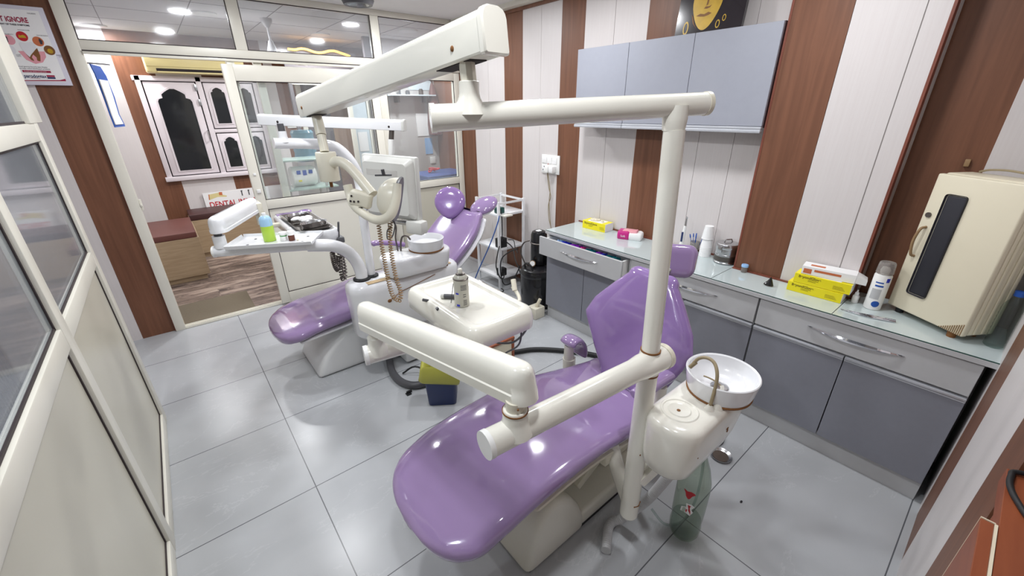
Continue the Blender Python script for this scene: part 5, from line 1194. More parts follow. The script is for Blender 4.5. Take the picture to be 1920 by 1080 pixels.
for u, d in ((0.04, 0.03), (wU-0.05, 0.025), (0.04, 0.12), (wU-0.05, 0.12)): build('foot', MB().cyl(UV(u, d, WZ), UV(u, d, Z0), 0.014, 0.016, 16), 'rust' if u > 0.1 else 'black_rub', uv)
uc = tag(build('cord', MB().tube([UV(0.05, 0.12, Z1+0.006), UV(0.09, 0.11, Z1+0.018), UV(0.16, 0.10, Z1+0.024), UV(0.24, 0.09, Z1+0.018), UV(0.30, 0.08, Z1+0.006)], 0.004, n=8, smooth=5), 'wire_tan'), 'tan cord arching over the top of the cream sterilizer cabinet', 'cord')
tag(build('wall_hook', MB().box(2.574, 2.588, 0.155, 0.172, 1.40, 1.43, 0.003), 'coil'), 'small tan cable clip on the dark wood above the sterilizer', 'clip')
pb = thing('plastic_bottle', 'clear empty plastic bottle with a blue cap squeezed between sterilizer and near wall', 'bottle', (2.345, -0.128, WZ))
bq = [(0.0, 0.0), (0.024, 0.0), (0.029, 0.006)]
for k in range(9): bq += [(0.029, 0.012+0.016*k), (0.0275, 0.020+0.016*k)]
bq += [(0.029, 0.16), (0.026, 0.18), (0.014, 0.205), (0.012, 0.215), (0.0, 0.215)]
build('bottle_body', MB().lathe(bq, (2.345, -0.128, WZ), n=28), 'clear', pb)
build('cap', MB().lathe([(0.0, 0.2155), (0.0145, 0.2155), (0.0145, 0.235), (0.0, 0.236)], (2.345, -0.128, WZ), n=24), 'blue', pb)
# packets in the open drawer
rnd = random.Random(11)
cols = ['sky', 'bluepk', 'bluepk', 'violet', 'violet', 'magenta', 'teal', 'teal', 'violet', 'bluepk', 'teal', 'teal']
words = {'sky': 'light blue', 'bluepk': 'blue', 'violet': 'violet', 'magenta': 'magenta', 'teal': 'teal'}
seen = {}
for k, cc in enumerate(cols):
    y = 2.09 - 0.047*k
    a = rnd.uniform(-0.4, 0.4); R = []
    m = Matrix.Translation((2.170, y, 0.620)) @ Matrix.Rotation(a, 4, 'Z') @ Matrix.Rotation(0.25, 4, 'Y')
    for f in range(7):
        z = 0.098*f/6; th = 0.010*math.sin(PI*(f+0.6)/7.2)+0.0015
        R.append([m @ Vector((u, (th if s > 0 else -th) + 0.005*math.sin(u*150+f*1.7+k), z + 0.003*math.sin(u*120+k))) for s, u in [(1, -0.036), (1, -0.018), (1, 0), (1, 0.018), (1, 0.036), (-1, 0.036), (-1, 0.018), (-1, 0), (-1, -0.018), (-1, -0.036)]])
    lab = 'crumpled %s film packet standing in the open drawer' % words[cc]
    tag(build('film_packet', MB().loft(R), cc), lab, 'packet', '%s packets in the drawer' % words[cc])

# ================================================================ ON THE FLOOR
cp_ = thing('compressor', 'black air compressor tank and motor standing between cart and cabinet', 'compressor', (2.30, 2.46, 0))
build('tank', MB().lathe([(0.0, 0.02), (0.13, 0.02), (0.145, 0.04), (0.148, 0.06), (0.148, 0.33), (0.140, 0.36), (0.11, 0.378), (0.0, 0.385)], (2.30, 2.46, 0), n=48), 'black', cp_)
build('tank_lip', MB().lathe([(0.148, 0.30), (0.151, 0.305), (0.151, 0.33), (0.146, 0.34)], (2.30, 2.46, 0), n=48), 'black', cp_)
build('motor', MB().lathe([(0.0, 0.39), (0.066, 0.39), (0.070, 0.40), (0.070, 0.575), (0.073, 0.578), (0.073, 0.583), (0.070, 0.586), (0.069, 0.65), (0.058, 0.678), (0.03, 0.690), (0.0, 0.692)], (2.325, 2.475, 0), n=40), 'black', cp_)
build('motor_band', MB().lathe([(0.0702, 0.576), (0.0738, 0.578), (0.0738, 0.583), (0.0702, 0.586)], (2.325, 2.475, 0), n=40), 'dark_steel', cp_)
build('rating_label', MB().box(2.285, 2.325, 2.44, 2.475, 0.688, 0.694), 'paper', cp_)
ga = build('pressure_gauge', MB().lathe([(0.0, 0.0), (0.026, 0.0), (0.026, 0.016), (0.022, 0.019), (0.0, 0.017)], (2.232, 2.447, 0.415), (-0.75, -0.5, 0.35), n=28).cyl((2.235, 2.45, 0.36), (2.235, 2.45, 0.41), 0.006), 'coil', cp_)
build('gauge_dial', MB().lathe([(0.0, 0.0185), (0.0215, 0.0195)], (2.232, 2.447, 0.415), (-0.75, -0.5, 0.35), n=28, cap=False), 'paper', ga)
build('switch_box', MB().box(2.335, 2.415, 2.345, 2.405, 0.385, 0.50, 0.006), 'black', cp_)
build('tank_handle', MB().tube([(2.19, 2.50, 0.36), (2.19, 2.50, 0.41), (2.19, 2.44, 0.42), (2.20, 2.40, 0.36)], 0.008, n=10, smooth=4).tube([(2.40, 2.40, 0.36), (2.41, 2.40, 0.40), (2.41, 2.46, 0.40), (2.40, 2.50, 0.36)], 0.008, n=10, smooth=4), 'black', cp_)
for a in (0.6, 2.7, 4.8): build('foot', MB().cyl((2.30+0.11*math.cos(a), 2.46+0.11*math.sin(a), 0), (2.30+0.11*math.cos(a), 2.46+0.11*math.sin(a), 0.03), 0.02), 'black_rub', cp_)
build('air_pipe', MB().tube([(2.26, 2.52, 0.60), (2.22, 2.55, 0.58), (2.20, 2.57, 0.50), (2.215, 2.53, 0.40), (2.22, 2.50, 0.37)], 0.006, n=10, smooth=5), 'dark_steel', cp_)
# utility cart
kx0, kx1, ky0, ky1 = 2.255, 2.555, 2.945, 3.290
ct = thing('utility_cart', 'white metal three-shelf cart against the wall behind the compressor', 'cart', (2.40, 3.12, 0))
for x in (kx0, kx1):
    for y in (ky0, ky1): build('post', MB().box(x-0.011, x+0.011, y-0.011, y+0.011, 0.0, 0.862, 0.002), 'unit_white', ct)
for z in (0.745, 0.415, 0.125): build('shelf', MB().box(kx0-0.008, kx1+0.008, ky0-0.008, ky1+0.008, z-0.022, z, 0.003), 'unit_white', ct)
build('guard_rail', MB().box(kx0, kx1, ky0-0.005, ky0+0.005, 0.835, 0.853).box(kx0, kx1, ky1-0.005, ky1+0.005, 0.835, 0.853).box(kx1-0.005, kx1+0.005, ky0, ky1, 0.835, 0.853), 'unit_white', ct)
ad = tag(build('power_adapter', MB().box(2.27, 2.345, 2.965, 3.035, 0.7455, 0.80, 0.008), 'greenpcb'), 'dark green adapter on the top shelf of the white cart', 'adapter')
tag(build('power_strip', MB().box(2.265, 2.355, 2.86, 2.93, 0.735, 0.75, 0.003), 'unit'), 'flat cream holder jutting from the top shelf of the white cart', 'holder')
tag(build('power_adapter', MB().box(2.27, 2.36, 2.955, 3.03, 0.4155, 0.505, 0.006), 'black_rub'), 'black square adapter on the middle shelf of the white cart', 'adapter')
tag(build('power_adapter', MB().box(2.27, 2.35, 2.955, 3.02, 0.1255, 0.20, 0.006), 'black_rub'), 'black square adapter on the bottom shelf of the white cart', 'adapter')
for pth, r, lb in (([(2.29, 2.96, 0.79), (2.275, 2.925, 0.74), (2.275, 2.92, 0.62), (2.275, 2.925, 0.54), (2.28, 2.93, 0.50)], 0.004, 'thin black cable running down from the green adapter on the cart'),
                   ([(2.28, 2.96, 0.47), (2.20, 2.90, 0.40), (2.17, 2.89, 0.28), (2.21, 2.89, 0.16), (2.26, 2.90, 0.13), (2.30, 2.93, 0.16)], 0.0055, 'black cable looping in front of the cart from its middle shelf'),
                   ([(2.34, 2.94, 0.47), (2.33, 2.84, 0.44), (2.28, 2.74, 0.36), (2.27, 2.68, 0.30), (2.27, 2.64, 0.22)], 0.0055, 'black cable sagging between the cart and the compressor'),
                   ([(2.19, 2.60, 0.52), (2.20, 2.72, 0.46), (2.20, 2.84, 0.36), (2.20, 2.86, 0.22), (2.22, 2.84, 0.10), (2.24, 2.75, 0.14), (2.23, 2.65, 0.28), (2.22, 2.60, 0.36)], 0.0055, 'black cable loop beside the compressor motor'),
                   ([(2.36, 2.94, 0.49), (2.36, 2.86, 0.50), (2.33, 2.80, 0.45), (2.31, 2.74, 0.42)], 0.004, 'short black lead sticking out over the middle cart shelf'),
                   ([(2.15, 3.00, 0.012), (2.12, 2.90, 0.02), (2.18, 2.86, 0.012), (2.23, 2.86, 0.02), (2.235, 2.90, 0.03)], 0.006, 'black cable coiled on the floor under the cart front')):
    tag(build('cable', MB().tube(pth, r, n=8, smooth=6), 'black_rub'), lb, 'cable')
tag(build('cable', MB().tube([(2.265, 2.955, 0.77), (2.24, 2.93, 0.70), (2.16, 2.95, 0.50), (2.05, 3.00, 0.25), (1.97, 3.04, 0.05), (1.94, 3.06, 0.008)], 0.0055, n=8, smooth=6), 'cable_blue'), 'blue cable slanting from the cart top down behind the far chair', 'cable')
fl_ = thing('junction_block', 'jumble of black fittings on the floor in front of the cart', 'fitting', (2.13, 2.80, 0))
build('fitting_body', MB().box(2.08, 2.16, 2.77, 2.83, 0, 0.045, 0.01), 'black_rub', fl_)
build('fitting_valve', MB().cyl((2.10, 2.80, 0.045), (2.10, 2.80, 0.085), 0.012).sph((2.14, 2.79, 0.055), 0.016, n=12), 'dark_steel', fl_)
ft_ = thing('floor_terminal', 'ivory floor terminal with a valve peeping from behind the instrument tray', 'terminal', (2.13, 2.28, 0))
build('terminal_box', MB().box(2.08, 2.19, 2.24, 2.34, 0, 0.10, 0.008), 'beige', ft_)
build('terminal_valve', MB().cyl((2.13, 2.28, 0.10), (2.15, 2.26, 0.17), 0.016, 0.014, 16), 'cream', ft_)
# waste bin with its bag
bn = thing('waste_bin', 'navy blue waste bin with a yellow bag hanging over its rim', 'bin', (0.965, 1.865, 0))
mB = Matrix.Translation((0.965, 1.862, 0)) @ Matrix.Rotation(-0.62, 4, 'Z')
def sq(k, z, r=0.02, wob=0.0, sd=0): return [mB @ Vector((p[0]*(1+wob*math.sin(7*math.atan2(p[1], p[0])+sd)), p[1]*(1+wob*math.sin(7*math.atan2(p[1], p[0])+sd)), z + wob*0.25*math.sin(5*math.atan2(p[1], p[0])+sd*2))) for p in rect_loop(0, 0, k, k*0.86, r, 0, 5)]
build('bin_body', MB().loft([sq(0.079, 0.0), sq(0.083, 0.006), sq(0.098, 0.262), sq(0.100, 0.266), sq(0.094, 0.266), sq(0.078, 0.012)]), 'navy', bn)
build('bin_liner', MB().loft([sq(0.112, 0.178, wob=0.05, sd=1), sq(0.120, 0.20, wob=0.06, sd=1.5), sq(0.118, 0.24, wob=0.05, sd=2.3), sq(0.113, 0.272, wob=0.04, sd=2.8), sq(0.104, 0.285, wob=0.04, sd=3), sq(0.090, 0.274, wob=0.03, sd=3.4), sq(0.078, 0.20, wob=0.03, sd=4), sq(0.06, 0.06, wob=0.02)]), 'bag', bn, ang=80)
# little wooden box
sb = thing('wooden_stool', 'low box stool with cream sides and reddish wood edges behind the instrument tray', 'stool', (1.42, 1.93, 0))
build('top', MB().box(1.275, 1.515, 1.83, 2.07, 0.225, 0.243, 0.003), 'desk', sb)
build('side_panel', MB().box(1.285, 1.505, 1.842, 2.06, 0.0, 0.225), 'cream', sb)
build('edge_strip', MB().box(1.496, 1.514, 1.833, 1.851, 0, 0.225, 0.002), 'desk', sb)
build('edge_strip', MB().box(1.277, 1.295, 1.833, 1.851, 0, 0.225, 0.002), 'desk', sb)
tag(build('floor_hose', MB().tube([(0.90, 2.52, 0.06), (0.865, 2.42, 0.028), (0.825, 2.28, 0.024), (0.825, 2.15, 0.024), (0.87, 2.065, 0.024), (0.95, 2.04, 0.024), (1.06, 2.06, 0.024), (1.16, 2.12, 0.024), (1.22, 2.2, 0.03)], 0.024, n=16, smooth=6), 'dkgrey'), 'thick dark grey hose curled on the floor beside the blue bin', 'hose')
tag(build('cable_tie', MB().box(0.80, 0.83, 2.02, 2.05, 0.0, 0.006).box(0.805, 0.84, 2.035, 2.045, 0.006, 0.02), 'black_rub'), 'scrap of black tape on the floor next to the curled hose', 'tape')
tag(build('floor_cable', MB().tube([(0.88, 2.25, 0.01), (0.95, 2.20, 0.06), (1.02, 2.12, 0.02), (1.05, 2.02, 0.01)], 0.006, n=8, smooth=5), 'black_rub'), 'thin black cable arched above the curled grey hose', 'cable')
tag(build('floor_hose', MB().tube([(1.40, 2.12, 0.02), (1.52, 2.02, 0.02), (1.615, 1.955, 0.02), (1.745, 1.89, 0.02), (1.87, 1.77, 0.02), (2.0, 1.60, 0.02), (2.06, 1.45, 0.02), (2.06, 1.30, 0.02)], 0.0165, n=14, smooth=6), 'black_rub'), 'black hose sweeping along the floor in front of the open drawer cabinet', 'hose')
ds = thing('steel_dish', 'small stained steel dish on the floor behind the near spit bowl', 'dish', (1.812, 0.545, 0))
build('dish', MB().lathe([(0.0, 0.002), (0.036, 0.002), (0.044, 0.008), (0.052, 0.012), (0.052, 0.010), (0.044, 0.006), (0.036, 0.0), (0.0, 0.0)], (1.812, 0.545, 0), n=36), 'steel', ds)
build('dried_residue', MB().lathe([(0.0, 0.005), (0.034, 0.0045), (0.037, 0.0035)], (1.812, 0.545, 0), n=30, cap=False), mat('dark_dried_residue', (88, 76, 68), 0.7, noise=0.3, nscale=60), ds)
fp = thing('foot_pedal', 'dark grey round foot pedal on the floor behind the near console', 'pedal', (1.90, 0.66, 0))
build('pedal_base', MB().lathe([(0.0, 0.0), (0.078, 0.0), (0.084, 0.006), (0.080, 0.018), (0.0, 0.020)], (1.90, 0.66, 0), n=36), 'dkgrey', fp)
build('pedal_disc', MB().lathe([(0.0, 0.021), (0.060, 0.021), (0.066, 0.028), (0.055, 0.038), (0.0, 0.042)], (1.90, 0.66, 0), n=36), 'dkgrey', fp)
wbt = thing('water_bottle', 'green-tinted plastic bottle with label scraps hanging under the near console', 'bottle', (1.270, 0.447, 0.03))
bx0, by0 = 1.270, 0.447
build('bottle_body', MB().lathe([(0.0, 0.045), (0.030, 0.032), (0.050, 0.030), (0.058, 0.05), (0.060, 0.085), (0.057, 0.115), (0.0595, 0.14), (0.0605, 0.20), (0.0605, 0.29), (0.058, 0.325), (0.044, 0.385), (0.022, 0.445), (0.016, 0.47), (0.0, 0.47)], (bx0, by0, 0), n=40), 'green_clear', wbt)
build('water', MB().lathe([(0.0, 0.05), (0.048, 0.036), (0.055, 0.06), (0.056, 0.10), (0.055, 0.115), (0.0, 0.115)], (bx0, by0, 0), n=36), 'clear', wbt)
build('cap', MB().lathe([(0.0, 0.471), (0.018, 0.471), (0.018, 0.497), (0.0, 0.497)], (bx0, by0, 0), n=24), 'white', wbt)
va = math.atan2(-by0, -bx0)
def scrap(pts, m):
    pts = [(a_*1.5, 0.258+(z_-0.258)*1.3) for a_, z_ in pts]
    mb = MB(); A = [mb.bm.verts.new((bx0+0.0612*math.cos(va+a), by0+0.0612*math.sin(va+a), z)) for a, z in pts]
    c_ = mb.bm.verts.new((bx0+0.0616*math.cos(va+sum(p[0] for p in pts)/len(pts)), by0+0.0616*math.sin(va+sum(p[0] for p in pts)/len(pts)), sum(p[1] for p in pts)/len(pts)))
    for k in range(len(A)): mb.bm.faces.new((c_, A[k], A[(k+1) % len(A)]))
    build('label_scrap', mb, m, wbt)
scrap([(-0.34, 0.298), (-0.16, 0.296), (-0.02, 0.30), (0.12, 0.297), (0.16, 0.292), (0.04, 0.284), (-0.02, 0.272), (-0.10, 0.268), (-0.20, 0.276), (-0.24, 0.288)], 'red')
scrap([(-0.12, 0.250), (0.10, 0.252), (0.22, 0.245), (0.12, 0.232), (0.20, 0.222), (0.10, 0.206), (-0.05, 0.212), (-0.30, 0.210), (-0.28, 0.228), (-0.10, 0.236)], 'paper')
mb = MB()
scrap([(-0.05, 0.246), (0.07, 0.246), (0.05, 0.236), (0.09, 0.226), (0.12, 0.212), (-0.06, 0.214), (-0.10, 0.224), (0.0, 0.232)], 'red')
tag(build('floor_debris', MB().sph((1.62, 0.36, 0.002), 0.008, sc=(1.2, 0.6, 0.3), n=8), 'black'), 'tiny dark crumb on the floor tile right of the hanging bottle', 'crumb')

# ================================================================ ON THE TRAYS
sc1 = thing('spray_can', 'silver spray can with blue marks standing on the near instrument tray', 'spray can', (0.778, 1.268, 0.922))
cx, cy, cz = 0.778, 1.268, 0.9222
build('can_body', MB().lathe([(0.0, 0.0), (0.027, 0.0), (0.0295, 0.003), (0.0295, 0.113), (0.0285, 0.118), (0.022, 0.128), (0.019, 0.131), (0.0, 0.131)], (cx, cy, cz), n=40), mat('silver_can_print', (196, 194, 182), 0.3, noise=0.03), sc1)
build('can_rim', MB().lathe([(0.0295, 0.112), (0.0308, 0.114), (0.0308, 0.1165), (0.0285, 0.1185)], (cx, cy, cz), n=40).lathe([(0.012, 0.1305), (0.0185, 0.132), (0.017, 0.1355), (0.012, 0.135)], (cx, cy, cz), n=28), 'dark_steel', sc1)
build('nozzle', MB().lathe([(0.0, 0.1355), (0.0085, 0.1355), (0.0085, 0.152), (0.006, 0.155), (0.0, 0.155)], (cx, cy, cz), n=20), 'unit', sc1)
va = math.atan2(-cy, -cx)
for a0, a1, z0, z1 in ((-0.78, -0.30, 0.005, 0.014), (-0.85, -0.40, 0.056, 0.063)): build('blue_mark', can_patch(cx, cy, 0.0299, va-a1, va-a0, cz+z0, cz+z1) if False else can_patch(cx, cy, 0.0299, va+a0, va+a1, cz+z0, cz+z1), 'bluepk', sc1)
fp_ = MB()
for k in range(4):
    m_ = can_patch(cx, cy, 0.0299, va-0.1, va+0.75, cz+0.074+0.006*k, cz+0.0765+0.006*k, 6); fp_._in(m_.bm)
for k in range(5):
    m_ = can_patch(cx, cy, 0.0299, va+0.18, va+0.72, cz+0.010+0.005*k, cz+0.012+0.005*k, 6); fp_._in(m_.bm)
for k in range(2):
    m_ = can_patch(cx, cy, 0.0299, va+0.18, va+0.6, cz+0.045+0.009*k, cz+0.048+0.009*k, 6); fp_._in(m_.bm)
build('fine_print', fp_, 'dkgrey', sc1)
tag(build('nozzle_straw', MB().cyl((0.752, 1.31, cz+0.001), (0.762, 1.30, cz+0.085), 0.0016, n=8), 'dkgrey'), 'thin dark straw leaning behind the silver spray can', 'straw')
tb_ = thing('small_tube', 'small grey capped tube lying on the tray behind the silver spray can', 'tube', (0.768, 1.345, 0.931))
build('tube_body', MB().cyl((0.755, 1.365, 0.933), (0.80, 1.315, 0.933), 0.010, n=20), 'dkgrey', tb_)
build('tube_cap', MB().cyl((0.7545, 1.3655, 0.933), (0.745, 1.376, 0.933), 0.0105, n=20), 'monitor', tb_)
# far side tray: green can, two jars
def lp2(a, b): 
    v = TA.lerp(TB, a).lerp(TD.lerp(TC, a), b); return v
p = lp2(0.42, 0.52)
gc = thing('spray_can', 'pale blue and lime green spray can on the far side tray', 'spray can', (p.x, p.y, p.z))
prof = [(0.0, 0.001), (0.029, 0.001), (0.031, 0.004)]
build('can_lower', MB().lathe([(0.0, 0.001), (0.029, 0.001), (0.031, 0.004), (0.031, 0.085), (0.0, 0.085)], p, n=36), 'lime', gc)
build('can_upper', MB().lathe([(0.0, 0.085), (0.0312, 0.085), (0.031, 0.118), (0.026, 0.130), (0.018, 0.138), (0.0, 0.138)], p, n=36), 'bluecan', gc)
va = math.atan2(-p.y, -p.x)
sw = MB(); 
A = [(va-0.9, 0.084), (va+0.7, 0.084), (va+0.75, 0.118), (va+0.35, 0.112), (va-0.1, 0.10)]
n_ = [sw.bm.verts.new((p.x+0.0316*math.cos(a), p.y+0.0316*math.sin(a), p.z+z)) for a, z in A]
for k in range(1, 4): sw.bm.faces.new((n_[0], n_[k], n_[k+1]))
build('swoosh', sw, 'lime', gc)
build('nozzle', MB().lathe([(0.0, 0.138), (0.010, 0.138), (0.010, 0.154), (0.0, 0.156)], p, n=18), 'white', gc)
p = lp2(0.60, 0.47)
j1 = thing('jar', 'small white jar with a green stripe beside the lime green spray can', 'jar', (p.x, p.y, p.z))
build('jar_body', MB().lathe([(0.0, 0.001), (0.017, 0.001), (0.018, 0.003), (0.018, 0.036), (0.0, 0.036)], p, n=24), 'white', j1)
build('lid', MB().lathe([(0.0, 0.0365), (0.020, 0.0365), (0.020, 0.047), (0.0, 0.048)], p, n=24), 'paper', j1)
build('stripe', MB().lathe([(0.0184, 0.026), (0.0186, 0.026), (0.0186, 0.031), (0.0184, 0.031)], p, n=24), 'green', j1)
p = lp2(0.70, 0.43)
j2 = thing('medicine_bottle', 'small bottle of dark amber liquid on the far side tray', 'bottle', (p.x, p.y, p.z))
build('glass_body', MB().lathe([(0.0, 0.001), (0.016, 0.001), (0.017, 0.003), (0.017, 0.032), (0.0, 0.032)], p, n=24), 'amber', j2)
build('label', MB().lathe([(0.0, 0.032), (0.0172, 0.032), (0.0172, 0.052), (0.010, 0.060), (0.0, 0.060)], p, n=24), 'white', j2)
build('cap', MB().lathe([(0.0, 0.0605), (0.010, 0.0605), (0.010, 0.070), (0.0, 0.071)], p, n=20), 'paper', j2)
p = lp2(0.78, 0.36); tag(build('cotton_pellet', MB().sph(p+Vector((0, 0, 0.006)), 0.006, n=12), 'cream'), 'tiny cream cotton pellet beside the amber bottle', 'pellet')
# instrument tray load of the far unit
stx = thing('steel_tray', 'shallow steel tray crowded with instruments on the far instrument tray', 'tray', (0.60, 2.80, 0.986))
build('tray_pan', MB().loft([rect_loop(0.60, 2.80, 0.078, 0.252, 0.02, 0.9865), rect_loop(0.60, 2.80, 0.090, 0.266, 0.02, 0.9995), rect_loop(0.60, 2.80, 0.095, 0.271, 0.02, 1.0015), rect_loop(0.60, 2.80, 0.086, 0.262, 0.02, 0.998), rect_loop(0.60, 2.80, 0.075, 0.250, 0.02, 0.989)]), 'dark_steel', stx)
def kidney(cx, cy, rot, lab, s=1.0):
    t = thing('kidney_dish', lab, 'dish', (cx, cy, 0.990), 'steel kidney dishes')
    m = Matrix.Translation((cx, cy, 0)) @ Matrix.Rotation(rot, 4, 'Z')
    def lp(k, z): return [m @ Vector((0.082*s*k*math.cos(a), 0.036*s*k*math.sin(a) - 0.022*s*math.cos(a)**2*k, z)) for a in [2*PI*i/36 for i in range(36)]]
    build('bowl', MB().loft([lp(0.8, 0.9905), lp(0.9, 0.996), lp(1.0, 1.022), lp(1.03, 1.0235), lp(0.97, 1.021), lp(0.86, 0.998), lp(0.7, 0.9925)]), 'steel', t)
    return t
kidney(0.605, 2.65, 0.25, 'nearer steel kidney dish on the instrument tray')
kidney(0.585, 2.93, 0.35, 'farther steel kidney dish on the instrument tray')
ctn = MB(); rnd = random.Random(5)
for k in range(14): ctn.sph((0.585+rnd.uniform(-0.045, 0.045), 2.79+rnd.uniform(-0.035, 0.04), 1.008+rnd.uniform(0, 0.012)), 0.018, sc=(1.3, 1, 0.6), n=12)
tag(build('cotton_wool', ctn, 'paper'), 'tuft of white cotton wool between the two kidney dishes', 'cotton')
for k, (xa, ya, xb, yb) in enumerate(((0.54, 2.60, 0.56, 2.74), (0.66, 2.62, 0.67, 2.76), (0.53, 2.84, 0.60, 2.99), (0.65, 2.82, 0.67, 2.97), (0.55, 2.70, 0.66, 2.72))):
    tag(build('hand_instrument', MB().tube([(xa, ya, 1.000), (xa*0.7+xb*0.3, ya*0.7+yb*0.3, 1.006), (xa*0.3+xb*0.7, ya*0.3+yb*0.7, 1.006), (xb, yb, 1.002), (xb+0.006, yb+0.004, 1.008)], [0.002, 0.0035, 0.0035, 0.002, 0.001], 8), 'chrome'), 'slim steel hand instrument lying in the crowded steel tray', 'instrument', 'hand instruments in the steel tray')

# ================================================================ WAITING ROOM
def bench(label, x0, x1, y0, y1, cm, zc, kick):
    t = thing('bench', label, 'bench', ((x0+x1)/2, (y0+y1)/2, 0))
    build('bench_box', MB().box(x0, x1, y0, y1, 0.055, 0.455, 0.002, seg=1), 'bench', t)
    build('kick_board', MB().box(x0+0.02, x1-0.03, y0+kick, y1-0.02, 0.0, 0.055), 'bench', t)
    build('seat_cushion', MB().box(x0+0.004, x1-0.012, y0+0.004, y1-0.004, 0.456, zc, 0.008, seg=3), cm, t)
    return t
bench('oak box bench with a brown cushion along the waiting room left wall', -0.318, 0.092, 5.20, 6.02, 'cushion', 0.515, 0.03)
bench('oak box bench with a dark brown cushion under the shuttered window', 0.075, 1.30, 6.05, 6.462, 'dcushion', 0.525, 0.02)
sg = thing('sign_board', 'white sign board with red lettering and implant picture leaning under the shuttered window', 'sign', (0.65, 6.47, 0.49))
build('board', MB().box(0.285, 1.02, 6.472, 6.482, 0.487, 0.695, 0.001, seg=1), 'paper', sg)
text('lettering', 'DENTAL IMPLANT', 0.098, (0.325, 6.472, 0.508), (1, 0, 0), (0, 0, 1), 'red', sg, bold=0.002, sx=0.80)
q = MB(); poly(q, [(0.05, 0.125), (0.06, 0.185), (0.20, 0.200), (0.21, 0.165), (0.25, 0.150), (0.245, 0.135), (0.15, 0.145), (0.06, 0.120)], (0.285, 6.472, 0.487), (1, 0, 0), (0, 0, 1))
build('gum_picture', q, 'ac', sg)
q = MB(); poly(q, [(0.17, 0.165), (0.205, 0.160), (0.21, 0.20), (0.175, 0.203)], (0.285, 6.4718, 0.487), (1, 0, 0), (0, 0, 1)); poly(q, [(0.05, 0.120), (0.06, 0.120), (0.07, 0.185), (0.06, 0.187)], (0.285, 6.4718, 0.487), (1, 0, 0), (0, 0, 1))
build('gum_shading', q, 'orange', sg)
for x in (0.70, 0.78): build('implant_picture', MB().box(x, x+0.012, 6.470, 6.4721, 0.615, 0.675).box(x-0.002, x+0.018, 6.470, 6.4721, 0.67, 0.682), 'dkgrey', sg)
acx = thing('air_conditioner', 'yellowed split air conditioner above the shuttered window', 'air conditioner', (0.62, 6.40, 2.02))
build('housing', MB().box(0.125, 1.06, 6.31, 6.497, 2.0270, 2.2320, 0.02, seg=4), 'ac', acx)
build('front_panel', MB().box(0.135, 1.05, 6.300, 6.312, 2.0870, 2.2220, 0.005), 'ac', acx)
build('panel_groove', MB().box(0.19, 1.05, 6.2985, 6.3005, 2.1670, 2.1710), 'dkgold', acx)
build('outlet', MB().box(0.215, 1.03, 6.303, 6.33, 2.0440, 2.0700), 'dark_gap', acx)
build('louvre', MB().box(0.22, 1.03, 6.302, 6.315, 2.0300, 2.0420, 0.002), 'ac', acx)
fn = thing('ceiling_fan', 'pale ceiling fan on a short rod seen through the transom glass', 'fan', (1.10, 4.95, 2.06))
build('canopy', MB().lathe([(0.0, 2.43), (0.05, 2.43), (0.048, 2.40), (0.018, 2.355), (0.0, 2.355)], (1.10, 4.95, 0), n=28), 'greywall', fn)
build('rod', MB().cyl((1.10, 4.95, 2.22), (1.10, 4.95, 2.36), 0.010), 'greywall', fn)
build('motor', MB().lathe([(0.0, 2.25), (0.018, 2.25), (0.045, 2.165), (0.085, 2.125), (0.085, 2.085), (0.05, 2.06), (0.0, 2.06)], (1.10, 4.95, 0), n=32), 'greywall', fn)
for k in range(3):
    a = 0.9 + 2*PI*k/3; d = Vector((math.cos(a), math.sin(a), 0)); s = Vector((-d.y, d.x, 0.12)); c = Vector((1.10, 4.95, 2.09))
    build('blade', MB().loft([[c+d*0.08-s*0.03+Vector((0, 0, h)) for h in (0, 0.004)] + [c+d*0.08+s*0.03+Vector((0, 0, h)) for h in (0.004, 0)], [c+d*0.20-s*0.055+Vector((0, 0, h)) for h in (0, 0.004)] + [c+d*0.20+s*0.055+Vector((0, 0, h)) for h in (0.004, 0)], [c+d*0.58-s*0.065+Vector((0, 0, h)) for h in (0, 0.004)] + [c+d*0.58+s*0.065+Vector((0, 0, h)) for h in (0.004, 0)]]), 'greywall', fn)
tag(build('door_mat', MB().box(-0.285, 0.312, 4.07, 4.545, 0.0005, 0.012, 0.004), 'mat'), 'olive brown door mat just beyond the sliding door track', 'mat')
pm = struct('trim_20', MB().box(1.44, 2.32, 6.03, 6.07, 1.94, 2.31).box(1.44, 1.48, 6.02, 6.07, 0, 1.94), 'dk_panel_shade', base=(1.9, 6.05, 0))
build('pelmet_frame', MB().box(1.44, 2.32, 6.022, 6.03, 1.93, 1.965), 'alu', pm)
tag(build('rope_light', MB().tube([(1.50, 5.99, 2.305)] + [(1.58+0.045*k, 5.99, 2.303+0.016*math.sin(k*0.8)) for k in range(14)] + [(2.23, 5.99, 2.27)], 0.0135, n=10, smooth=3), 'led_rope'), 'wavy amber rope light along the top of the far dark frame', 'rope light')
tag(build('rope_light', MB().tube([(1.50, 6.0, 1.997), (1.62, 6.0, 1.993), (1.80, 6.0, 1.996), (2.0, 6.0, 1.99), (2.1, 6.0, 1.985)], 0.011, n=10, smooth=3), 'led_rope'), 'straight amber rope light lower on the far dark frame', 'rope light')
